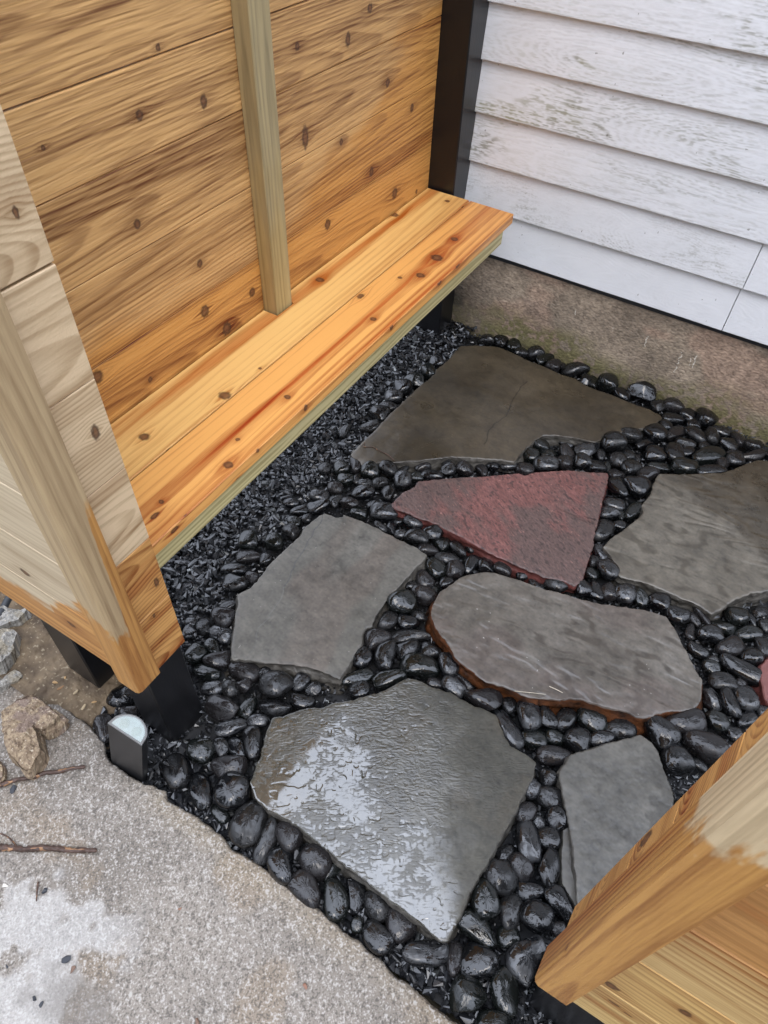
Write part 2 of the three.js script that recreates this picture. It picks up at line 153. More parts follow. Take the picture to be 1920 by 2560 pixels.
// pebbles: x, z, half length, half width, turn
const PEBBLES = [
  [0.7787, -0.1504, 0.0435, 0.032, 0.16], [1.304, 0.6853, 0.059, 0.0209, 0.02], [0.5624, 1.5462, 0.0416, 0.0284, 1.78], [1.0359, 0.0178, 0.0493, 0.0236, 0.91], [1.2688, 0.9127, 0.0423, 0.0263, 0.17], [1.1094, 1.4653, 0.0392, 0.0278, 1.53], [0.5007, 1.5211, 0.0328, 0.0324, 0.57], [1.1781, 0.9384, 0.0388, 0.0265, -0.5],
  [0.6693, 1.0774, 0.0402, 0.0255, 0.38], [1.2174, 0.8862, 0.0423, 0.024, 0.71], [0.7281, 0.1853, 0.0489, 0.0203, 1.11], [0.905, 0.2579, 0.0323, 0.0296, 0.99], [0.9488, 0.0625, 0.0369, 0.0257, -1.16], [0.4271, 1.2891, 0.0333, 0.0281, 0.57], [0.5499, 0.9533, 0.0334, 0.0278, 0.78], [0.3606, 1.3924, 0.0374, 0.0248, 0.3],
  [0.9879, -0.1387, 0.0299, 0.031, 0.01], [0.7845, 0.13, 0.0324, 0.0284, 0.59], [0.553, -0.1514, 0.0403, 0.0228, 0.73], [0.9949, 0.1048, 0.0346, 0.0261, 0.46], [0.8264, 1.0727, 0.0381, 0.0235, 0.28], [0.9008, 1.103, 0.0435, 0.0203, -0.6], [0.8751, 0.0153, 0.0328, 0.0262, -0.11], [0.9821, -0.0525, 0.0363, 0.0235, -0.73],
  [0.6738, -0.1297, 0.0302, 0.0282, 0.31], [0.927, -0.0276, 0.0418, 0.0202, 1.25], [0.36, 0.7298, 0.0338, 0.0249, 0.58], [0.8582, 0.2879, 0.0366, 0.0223, -0.81], [0.3773, 1.5478, 0.035, 0.0233, -0.51], [1.0121, 1.3756, 0.0305, 0.0265, -0.23], [0.143, 0.1977, 0.0322, 0.0251, 0.32], [0.4628, 1.4858, 0.0326, 0.0242, 0.57],
  [1.041, 1.5143, 0.032, 0.0245, 0.41], [1.2264, 0.9778, 0.0296, 0.0263, 0.57], [0.8783, 0.4601, 0.0353, 0.022, 1.55], [1.0162, 1.4735, 0.0368, 0.0208, -0.01], [0.708, 1.5333, 0.0279, 0.0274, 0.56], [0.9248, 1.052, 0.0339, 0.0225, -0.98], [0.4408, 1.5499, 0.0377, 0.0201, -0.6], [0.1382, 0.3985, 0.0298, 0.0254, 0.08],
  [1.0451, 1.5703, 0.031, 0.0243, 1.3], [1.2555, 0.6399, 0.0351, 0.0212, 0.92], [1.0321, 1.2892, 0.0358, 0.0207, -0.96], [0.1353, 0.2542, 0.0272, 0.0272, 0.59], [1.0626, 0.0725, 0.0417, 0.0177, 0.59], [1.0245, -0.0732, 0.0311, 0.0237, -1.14], [1.0056, 1.4262, 0.032, 0.023, -0.91], [0.8818, -0.1503, 0.0305, 0.0241, 0.01],
  [0.9014, 0.1072, 0.0262, 0.0279, 0.59], [0.5902, 1.0952, 0.0328, 0.0222, 1.89], [0.6093, 1.0195, 0.0427, 0.0169, 0.47], [1.097, 1.5308, 0.0332, 0.0217, -1.02], [0.3448, 1.2974, 0.0334, 0.0215, 0.29], [0.6509, 0.3159, 0.0316, 0.0226, 0.46], [1.098, 1.3996, 0.0289, 0.0246, 0.4], [1.082, 1.3105, 0.0353, 0.0201, 1.79],
  [1.0456, 0.9881, 0.0312, 0.0222, -0.03], [0.7214, 1.5822, 0.0339, 0.0204, -0.31], [0.9563, 1.5519, 0.037, 0.0186, 0.64], [0.6601, 1.5752, 0.0319, 0.0215, -0.65], [0.458, 1.3311, 0.035, 0.0195, 0.3], [0.6106, 1.559, 0.0399, 0.0166, 1.86], [0.6261, 1.141, 0.0361, 0.0181, 0.86], [0.6402, 1.5222, 0.0282, 0.0231, -0.57],
  [0.9005, -0.0893, 0.0329, 0.0198, 0.32], [1.0754, -0.0674, 0.0269, 0.0239, 0.46], [0.8184, 0.0627, 0.0315, 0.0204, 0.59], [0.7757, 1.5662, 0.0319, 0.0201, -0.78], [1.0077, 1.1028, 0.034, 0.0188, 0.57], [1.3178, 0.7517, 0.0275, 0.0232, -1.01], [0.1637, 1.4871, 0.0283, 0.0225, 0.07], [1.0363, 1.0494, 0.0268, 0.0237, 0.19],
  [0.5634, 0.8151, 0.0286, 0.0222, -0.36], [0.9109, 0.1899, 0.031, 0.0203, 0.81], [0.9333, 0.5844, 0.0277, 0.0227, -0.66], [0.8614, 0.0698, 0.0338, 0.0186, 1.18], [0.4665, 1.4171, 0.0345, 0.0181, -0.81], [1.1064, 0.9717, 0.03, 0.0207, 0.48], [0.9241, 0.3457, 0.0351, 0.0176, 1.42], [0.5491, 1.0692, 0.0288, 0.0214, 0.97],
  [1.1255, 1.3571, 0.0326, 0.0189, -0.56], [0.8615, 0.1964, 0.0269, 0.0229, 1], [0.4103, -0.153, 0.0259, 0.0237, 0.6], [0.16, 0.1352, 0.028, 0.0219, -0.7], [0.5806, 0.9041, 0.0297, 0.0205, 0.26], [0.4067, 1.4143, 0.0336, 0.0181, 0.86], [0.2728, 0.701, 0.0309, 0.0196, 0.7], [0.1788, 1.1262, 0.0295, 0.0205, 0.37],
  [0.388, 1.4892, 0.0265, 0.0226, 0.39], [0.2169, 1.2182, 0.0275, 0.0217, 0.19], [0.4232, 0.4875, 0.0286, 0.0208, -1.07], [1.2029, 0.6331, 0.0297, 0.0199, 0.57], [0.873, 1.5784, 0.0289, 0.0204, -0.16], [1.0531, 1.4124, 0.0293, 0.0201, 1.64], [0.331, -0.1526, 0.0225, 0.0261, 0.6], [1.1505, -0.0678, 0.0369, 0.0158, 0.9],
  [1.0747, 0.6042, 0.026, 0.0224, 0.36], [0.4768, 0.7557, 0.0295, 0.0197, 0.24], [1.2644, 0.7371, 0.0289, 0.0201, 0.37], [0.2445, 0.62, 0.0246, 0.0235, 0.59], [0.464, 0.4649, 0.0263, 0.0219, 0.82], [0.3409, 0.6011, 0.0232, 0.0247, 0.59], [0.5496, 1.1272, 0.0267, 0.0214, 1.67], [0.624, 1.0542, 0.0287, 0.0199, 1.05],
  [0.1193, 1.0028, 0.0228, 0.0249, 0.58], [0.6073, 0.794, 0.0235, 0.0241, 0.58], [0.7221, 1.0392, 0.0267, 0.0211, -0.92], [0.507, 0.7127, 0.0278, 0.0202, 1.37], [0.2855, 0.5882, 0.0281, 0.0199, -0.11], [0.8423, 0.6987, 0.0281, 0.0199, 0.36], [0.4491, -0.1423, 0.033, 0.0169, 0.98], [0.8956, 1.5415, 0.0258, 0.0216, -0.26],
  [0.3995, 0.5358, 0.0298, 0.0187, 0.1], [1.1237, 0.6172, 0.0267, 0.0208, 0.25], [1.0342, 1.1891, 0.0264, 0.021, 0.39], [1.2763, 0.8409, 0.0251, 0.0218, -0.32], [0.4893, -0.1233, 0.0233, 0.0234, 0.01], [0.9944, 0.6336, 0.024, 0.0227, -0.11], [0.7273, -0.1147, 0.0271, 0.0201, -0.39], [0.7319, 0.2465, 0.0224, 0.0243, 0.59],
  [1.2296, 0.5877, 0.0283, 0.0192, 0.36], [0.6792, 0.2324, 0.0291, 0.0186, -0.78], [0.1329, 0.3096, 0.0247, 0.0219, 0.59], [0.9342, -0.1283, 0.0246, 0.0219, 0.17], [0.9966, 1.017, 0.0288, 0.0187, 1.51], [0.1446, 0.4637, 0.0292, 0.0184, 0.97], [0.5972, 0.3041, 0.0254, 0.0211, -0.17], [0.2805, 1.305, 0.0305, 0.0175, 0.88],
  [0.1548, 0.0708, 0.0229, 0.0233, 0.6], [1.2873, 0.7829, 0.0326, 0.0162, -0.9], [0.8422, -0.1181, 0.0241, 0.0219, -0.27], [1.2501, 0.5403, 0.0243, 0.0217, 0.58], [0.6061, 0.3644, 0.0251, 0.0209, 0.34], [0.7585, 1.0784, 0.0273, 0.0192, -0.11], [0.1487, 1.0936, 0.0304, 0.0172, 0.69], [0.965, 0.0014, 0.0304, 0.0172, 0.32],
  [1.1018, 1.5816, 0.028, 0.0186, 0.41], [0.1861, 1.5583, 0.0306, 0.017, -0.69], [0.8704, 0.3538, 0.0261, 0.0199, 0.34], [0.2008, 0.8044, 0.0295, 0.0176, 0.93], [0.9604, 1.0334, 0.0285, 0.0182, -1], [0.8198, 0.1861, 0.0227, 0.0227, 0.59], [0.5674, 1.1729, 0.035, 0.0147, 0.96], [1.095, -0.1116, 0.0292, 0.0176, -1.1],
  [1.305, 0.6412, 0.0227, 0.0226, -0.12], [0.3321, 0.6639, 0.0257, 0.0199, -1.02], [0.5468, 1.0105, 0.027, 0.0188, 1.67], [1.2824, 0.5734, 0.0291, 0.0173, 0.67], [0.6946, 0.2774, 0.0222, 0.0226, 0.59], [1.1094, -0.0093, 0.0236, 0.0212, 0.59], [0.6685, 0.7344, 0.0239, 0.0208, -0.66], [0.2819, -0.1503, 0.0246, 0.0201, 0.01],
  [0.9576, 1.0916, 0.0271, 0.0182, 0.48], [0.5568, 0.8592, 0.026, 0.0189, -0.6], [0.2415, 1.2506, 0.0259, 0.0189, 0.19], [0.8028, 1.5423, 0.0293, 0.0167, -0.89], [0.7787, 0.2383, 0.0253, 0.0193, 0.59], [0.8461, 1.5361, 0.0254, 0.0192, -0.44], [0.9319, 0.1394, 0.0334, 0.0145, 0.59], [0.1479, 1.04, 0.0296, 0.0163, 0.69],
  [0.6026, -0.1266, 0.0283, 0.017, -1.09], [1.1407, -0.1058, 0.026, 0.0185, 0.59], [0.2371, -0.137, 0.0234, 0.0205, 0.3], [0.2778, 1.3446, 0.0305, 0.0157, 0.12], [1.0365, 1.3389, 0.0235, 0.0203, -0.24], [1.2558, 0.7957, 0.0255, 0.0187, -0.68], [1.0598, 1.221, 0.0226, 0.021, 1.18], [0.5815, 0.7257, 0.03, 0.0158, -0.64],
  [0.2278, 1.3239, 0.0236, 0.0199, 1.42], [0.2003, 0.6219, 0.0285, 0.0164, -0.99], [0.8694, 0.3955, 0.0257, 0.0181, 0.34], [0.5873, 0.9878, 0.0251, 0.0185, 0.47], [1.0623, 1.2622, 0.0228, 0.02, 0.56], [0.1405, 0.3568, 0.0269, 0.0167, 0.33], [0.1715, 0.6548, 0.0218, 0.0205, 0.59], [0.2638, 0.7515, 0.0251, 0.0178, 0.47],
  [0.9294, 0.6603, 0.0277, 0.0161, -1.14], [0.367, -0.1333, 0.0224, 0.0199, 0.6], [1.3202, 0.6006, 0.0262, 0.017, -1.21], [0.1758, 0.9695, 0.0214, 0.0208, 0.58], [0.8363, 0.237, 0.0229, 0.0194, 0.33], [0.9052, 0.5385, 0.0294, 0.0151, -0.57], [1.0773, 1.0161, 0.0277, 0.016, 0.66], [0.6678, 1.0272, 0.0247, 0.0178, 0.17],
  [0.6084, 0.2527, 0.024, 0.0183, 0.59], [1.0804, 0.0239, 0.0204, 0.0212, 0.59], [0.1812, 0.7748, 0.0238, 0.018, 0.58], [0.6336, 0.7543, 0.0284, 0.015, 1.63], [0.5865, 1.1974, 0.0224, 0.019, 0.76], [0.5706, 0.7703, 0.0283, 0.015, 0.36], [0.6405, 0.2704, 0.0265, 0.0159, 0.93], [0.9571, 0.6474, 0.0224, 0.0188, -1.08],
  [0.9006, 0.6768, 0.0215, 0.0195, -0.54], [0.4965, 1.2879, 0.0255, 0.0164, 0.38], [0.1897, 0.9141, 0.0221, 0.0188, -0.22], [0.3027, 0.7636, 0.0235, 0.0175, 0.47], [1.0039, 1.2417, 0.0225, 0.0182, 1.19], [0.4441, 0.7188, 0.0238, 0.0172, 0.13], [0.4437, 1.4416, 0.0271, 0.015, -0.48], [0.8891, -0.036, 0.0194, 0.0208, 0.59],
  [0.541, 0.7362, 0.0191, 0.0209, 0.58], [0.7091, 0.7224, 0.0229, 0.0174, -0.2], [1.0412, -0.117, 0.0244, 0.0161, 0.17], [1.0693, 1.366, 0.0242, 0.0162, 0.48], [0.838, 0.1446, 0.0199, 0.0197, 0.59], [0.2923, 0.64, 0.0229, 0.0169, 0.59], [1.0325, 0.6165, 0.023, 0.0168, -0.77], [0.517, 0.7723, 0.0249, 0.0152, 0.47],
  [1.3326, 0.7997, 0.0254, 0.0149, 1.03], [1.195, 0.6835, 0.0252, 0.015, 0.02], [0.1942, 1.2581, 0.022, 0.0171, -0.43], [0.2049, 0.6824, 0.0215, 0.017, 0.59], [0.1989, 0.7261, 0.02, 0.0182, 0.59], [0.3136, 1.365, 0.0216, 0.0168, 0.57], [0.9831, 0.0318, 0.0232, 0.0156, 1], [0.2272, 0.7619, 0.0233, 0.0154, 1.61],
  [0.4066, 1.3602, 0.0237, 0.015, 1.74], [0.3586, 0.52, 0.0223, 0.0158, 0.59], [0.4663, 1.2526, 0.0212, 0.0165, 1.71], [0.9617, -0.0988, 0.0197, 0.0174, 0.59], [1.2919, 0.4917, 0.022, 0.0155, 0.58], [0.1308, 0.6796, 0.0178, 0.0189, 0.59], [1.2326, 0.7138, 0.0195, 0.0171, 0.14], [1.175, 0.5794, 0.032, 0.0104, -0.61],
  [0.1639, 0.8435, 0.0252, 0.0131, 0.93], [0.4982, 1.2504, 0.0193, 0.0168, 0.96], [0.0896, 0.5159, 0.0231, 0.014, 1.65], [0.6278, -0.1321, 0.0256, 0.0125, -1.1], [1.0027, 1.5338, 0.0252, 0.0126, 1.96], [0.9935, 1.1946, 0.0182, 0.0174, 1.5], [0.176, 1.2854, 0.0173, 0.0181, 0.58], [1.0158, 1.1523, 0.0181, 0.0173, 0.57],
  [1.0671, 1.453, 0.019, 0.0164, 0.56], [0.5056, 0.4312, 0.0234, 0.0133, -0.7], [0.5618, 0.3799, 0.0216, 0.0144, 0.59], [0.3181, 0.7198, 0.0193, 0.016, 1.03], [0.8801, 1.0512, 0.0186, 0.0165, -0.61], [0.347, 1.3468, 0.0191, 0.016, -0.42], [0.2468, 1.2893, 0.0224, 0.0135, -0.28], [0.7712, 1.0529, 0.0264, 0.0114, -0.12],
  [0.4033, 0.7606, 0.0214, 0.014, -1.02], [0.4161, 1.4592, 0.0198, 0.015, -0.4], [0.2, 1.1808, 0.0235, 0.0126, 1.12], [0.9935, 1.0651, 0.0196, 0.0151, 0.19], [1.1022, -0.0431, 0.0223, 0.0132, 0.59], [0.7996, 0.719, 0.0221, 0.0133, -0.09], [0.5247, 0.4046, 0.018, 0.0161, 0.34], [1.0018, 1.3291, 0.0206, 0.0139, 1.03],
  [0.9023, 0.6141, 0.0186, 0.015, -0.12], [0.2055, 1.5076, 0.0191, 0.0146, 0.57], [0.8643, 0.1271, 0.0267, 0.0104, -1.19], [0.9092, 0.4231, 0.0187, 0.0147, 0.35], [1.3137, 0.5298, 0.0175, 0.0155, -0.87], [1.0182, -0.0176, 0.016, 0.0168, 0.59], [0.1763, 0.8834, 0.0188, 0.0142, 0.25], [0.1993, 1.0886, 0.017, 0.0157, 0.58],
  [0.6098, 0.839, 0.0182, 0.0144, 0.58], [0.1929, 1.0252, 0.0161, 0.0162, 0.58], [0.8931, 0.5718, 0.0157, 0.0165, 0.58], [0.3645, 0.5637, 0.0185, 0.0139, 0.82], [0.3685, 1.3248, 0.0162, 0.0157, 0.57], [0.4438, 1.374, 0.0197, 0.0129, 0.57], [0.1289, 0.8326, 0.0212, 0.0119, 0.58], [0.76, 0.7106, 0.0188, 0.0134, 0.58],
  [0.4998, 1.5623, 0.0213, 0.0114, -0.15], [1.1632, 0.6046, 0.0208, 0.0116, -0.6], [0.2582, 0.6659, 0.0174, 0.0138, 0.59], [1.3167, 0.8482, 0.0156, 0.0153, 0.57], [0.7702, 0.1887, 0.0198, 0.0119, -1.09], [0.5983, 0.9573, 0.019, 0.0124, -0.04], [0.7444, 1.5311, 0.0216, 0.0108, 1.42], [1.1641, 0.6425, 0.0216, 0.0108, -1.3],
  [0.6666, 0.1939, 0.0219, 0.0102, 0.33], [0.5433, 0.8891, 0.0167, 0.013, 0.36], [0.3772, 0.7746, 0.0203, 0.0098, -0.07], [0.9004, 0.3801, 0.0181, 0.0109, -1.23], [0.7185, 1.0926, 0.0171, 0.0114, 0.38], [0.4342, 0.7664, 0.0153, 0.0127, 0.58], [0.3864, 1.2764, 0.0141, 0.0137, 0.57], [0.318, 0.5574, 0.0211, 0.0091, 1.25],
  [0.5935, 0.8704, 0.0144, 0.013, 0.58], [0.5088, -0.1523, 0.0137, 0.0136, 0.6], [1.3596, 0.7638, 0.0138, 0.0135, 0.57], [0.4068, 0.7284, 0.0155, 0.0115, 0.58], [1.2723, 0.9565, 0.0163, 0.0108, -0.04], [0.6063, 0.7057, 0.0159, 0.0109, -0.29], [0.804, 0.2173, 0.0195, 0.0088, -1.1], [1.1389, 1.3942, 0.014, 0.0122, 0.56],
  [1.1902, -0.0921, 0.0129, 0.0132, 0.59], [0.1998, 0.8599, 0.0129, 0.013, 0.58], [0.2297, 0.6649, 0.0155, 0.0108, -0.99], [0.8866, 0.7017, 0.0181, 0.0092, -0.1], [0.9953, 0.6007, 0.0153, 0.0106, 0.58], [1.0352, 1.2431, 0.0134, 0.0117, -0.58], [1.2322, 0.6887, 0.0139, 0.0099, 0.14], [1.2836, 0.5267, 0.0176, 0.0078, -0.86],
  [0.83, 1.579, 0.0129, 0.0103, -0.99], [1.299, 0.7186, 0.012, 0.0109, -0.35], [0.1593, 1.2635, 0.0117, 0.011, 0.58], [1.2214, 0.935, 0.0131, 0.0096, -1.29], [1.3022, 0.8252, 0.0131, 0.0091, -0.79], [0.336, 0.5454, 0.0156, 0.0073, 1.58], [1.1153, 1.3186, 0.0126, 0.0083, -0.57], [0.3904, 1.3237, 0.0132, 0.0077, 1.74],
  [0.2749, 1.3705, 0.0113, 0.0086, -0.41],
];
// ---------------------------------------------------------------- surfaces
const KNOT = 1.35;
function woodTex({ len, h, light, dark, knots = [], s = 0, rings = 150, cv = 0.5, depth = 0.05, slope = 0.02, ringAmp = 0.35, streak = 0.6, rough = 0, stain, dryLight, dryDark, px = 0.0016, red = 0.3, flow = 1, fine = 0 }) {
  const w = Math.min(2048, Math.ceil(len / px)), hh = Math.max(16, Math.ceil(h / px));
  return colorTex(w, hh, (uu, vv) => {
    const u = uu * len, v = vv * h;
    let y = v + (fbm(u * 1.7 * flow + s * 3.1, v * 5 + s, 3) - 0.5) * 0.026 * flow, core = 0, halo = 0, kr = 0;
    for (const k of knots) {
      const du = u - k[0], dv = v - k[1], r = k[2] * KNOT;
      if (Math.abs(du) > r * 9) continue;
      y += (dv >= 0 ? -1 : 1) * r * 0.8 * Math.exp(-(du * du) / (7 * r * r) - (dv * dv) / (3.2 * r * r));
      const e = Math.sqrt((du / r) ** 2 + (dv / (r * (k[3] ?? 1.15))) ** 2) + (vn(u * 260 + s, v * 260) - 0.5) * 0.28;
      const c = 1 - sm(0.6, 1.1, e); if (c > core) { core = c; kr = e; }
      halo = Math.max(halo, Math.exp(-((du / (3.0 * r)) ** 2) - ((dv / (1.7 * r)) ** 2)));
    }
    const X = y - cv * h, Z = depth + slope * u + (fbm(u * 0.9 + s, s * 2.7, 2) - 0.5) * 0.03;
    const t = Math.hypot(X, Z) * rings + fbm(u * 2.5 + s, y * 26, 2) * 0.9, f = t - Math.floor(t);
    const late = sm(0.3, 0.86, f) * (1 - sm(0.9, 1, f));
    const s1 = fbm(u * 0.8 + s * 5, y * 34 + s, 2) - 0.5, s2 = vn(u * 1.6 + s, y * 150) - 0.5, s3 = vn(u * 30 + s, v * 620) - 0.5;
    let tone = 0.36 + ringAmp * (late - 0.35) + streak * (1.5 * s1 + 0.35 * s2) + 0.22 * s3 + halo * 0.42;
    if (rough) { const w1 = v * 250 - u * 7 + 0.6 * vn(u * 24, v * 60 + s), st = vn(u * 13 + s, w1), st2 = vn(u * 26 + v * 40, v * 420 - u * 18 + s); tone += rough * (0.52 * (0.5 - sm(0.36, 0.56, st)) + 0.5 * (st2 - 0.5)); }
    if (fine) tone += fine * (0.7 * (vn(u * 4 + s, y * 520) - 0.5) + 0.5 * (vn(u * 9, y * 1100 + s) - 0.5));
    const rd = red * sm(0.1, 0.3, s1 + 0.12 * s2);
    tone = clamp(tone, 0, 1.25);
    let c = mix3(light, dark, tone); c = [c[0], c[1] * (1 - 0.28 * rd), c[2] * (1 - 0.4 * rd)];
    if (stain) { const m = stain(u, v); if (m < 1) { const d = mix3(dryLight, dryDark, tone); c = mix3(d, c, m); } }
    if (core > 0) c = mix3(c, mix3([0.17, 0.07, 0.028], [0.045, 0.018, 0.009], sm(0.15, 0.75, kr + 0.3 * (vn(u * 300, v * 300) - 0.5))), core * 0.88);
    return c;
  });
}
const sawnBump = greyTex(1024, 128, (u, v) => { const a = u * 1.57, b = v * 0.145; return 0.5 + 0.6 * (sm(0.3, 0.6, vn(a * 13, b * 250 - a * 7 + 0.6 * vn(a * 24, b * 60))) - 0.5) + 0.4 * (vn(a * 26 + b * 40, b * 420 - a * 18) - 0.5); });
const fineBump = greyTex(512, 128, (u, v) => 0.5 + 0.5 * (vn(u * 20, v * 90) - 0.5) + 0.3 * (vn(u * 60, v * 40) - 0.5));
const rep = (t, x, y) => { const c = t.clone(); c.repeat.set(x, y); c.needsUpdate = true; return c; };
const woodMat = (map, roughness, bump = fineBump, bumpScale = 0.0004, extra = {}) => new THREE.MeshPhysicalMaterial({ map, roughness, bumpMap: bump, bumpScale, specularIntensity: 0.8, ...extra });

const HONEY = [0.52, 0.30, 0.115], UMBER = [0.22, 0.095, 0.028];
const STAIN_L = [0.60, 0.315, 0.10], STAIN_D = [0.25, 0.088, 0.02];
const PALE_L = [0.67, 0.505, 0.315], PALE_D = [0.37, 0.245, 0.13];
const PINE_L = [0.64, 0.55, 0.28], PINE_D = [0.34, 0.27, 0.105];
const blackPaint = new THREE.MeshPhysicalMaterial({ color: new THREE.Color().setRGB(0.008, 0.008, 0.009), roughness: 0.32, bumpMap: rep(fineBump, 2, 1), bumpScale: 0.0002 });

// ---------------------------------------------------------------- ground
const groundTex = colorTex(512, 512, (u, v) => { const n = fbm(u * 32, v * 32, 4), m = fbm(u * 6 + 3, v * 6, 3); return mix3([0.045, 0.035, 0.022], [0.12, 0.1, 0.06], clamp(n * 1.3 - 0.2 + (m - 0.5) * 0.6)); });
{
  const g = new THREE.PlaneGeometry(300, 300); g.rotateX(-Math.PI / 2); g.translate(0, -0.03, 0);
  structure('ground', g, new THREE.MeshStandardMaterial({ map: rep(groundTex, 120, 120), roughness: 0.95 }));
  const b = new THREE.PlaneGeometry(2.3, 1.77, 60, 40); b.rotateX(-Math.PI / 2); b.translate(0.85, -0.008, 0.715);
  const P = b.attributes.position; for (let i = 0; i < P.count; i++) P.setY(i, P.getY(i) + 0.006 * (fbm(P.getX(i) * 14, P.getZ(i) * 14, 2) - 0.5)); b.computeVertexNormals();
  structure('gravel_bed', b, new THREE.MeshStandardMaterial({ color: new THREE.Color().setRGB(0.014, 0.014, 0.015), roughness: 0.7 }));
}
{ // bare soil between the slab and the end panel, rising to the left
  const g = new THREE.PlaneGeometry(0.95, 0.42, 120, 60); g.rotateX(-Math.PI / 2); g.translate(-0.265, 0, 1.39);
  const P = g.attributes.position;
  for (let i = 0; i < P.count; i++) { const x = P.getX(i), z = P.getZ(i); P.setY(i, -0.012 + 0.05 * sm(0.2, -0.3, x) + 0.016 * (fbm(x * 22, z * 22, 4) - 0.35) + 0.03 * sm(0.22, 0.1, x) * sm(1.3, 1.45, z) - 0.05 * sm(1.46, 1.4, z) * sm(-0.06, 0.04, x)); }
  g.computeVertexNormals();
  const t = colorTex(512, 256, (u, v) => { const n = fbm(u * 40, v * 18, 4), k = vn(u * 220, v * 100); let c = mix3([0.055, 0.036, 0.02], [0.16, 0.115, 0.068], clamp(n * 1.5 - 0.25)); if (k > 0.86) c = mix3(c, [0.3, 0.25, 0.17], 0.6); return c; });
  structure('soil', g, new THREE.MeshStandardMaterial({ map: t, roughness: 0.85, bumpMap: greyTex(512, 256, (u, v) => fbm(u * 90, v * 40, 4)), bumpScale: 0.006 }));
}

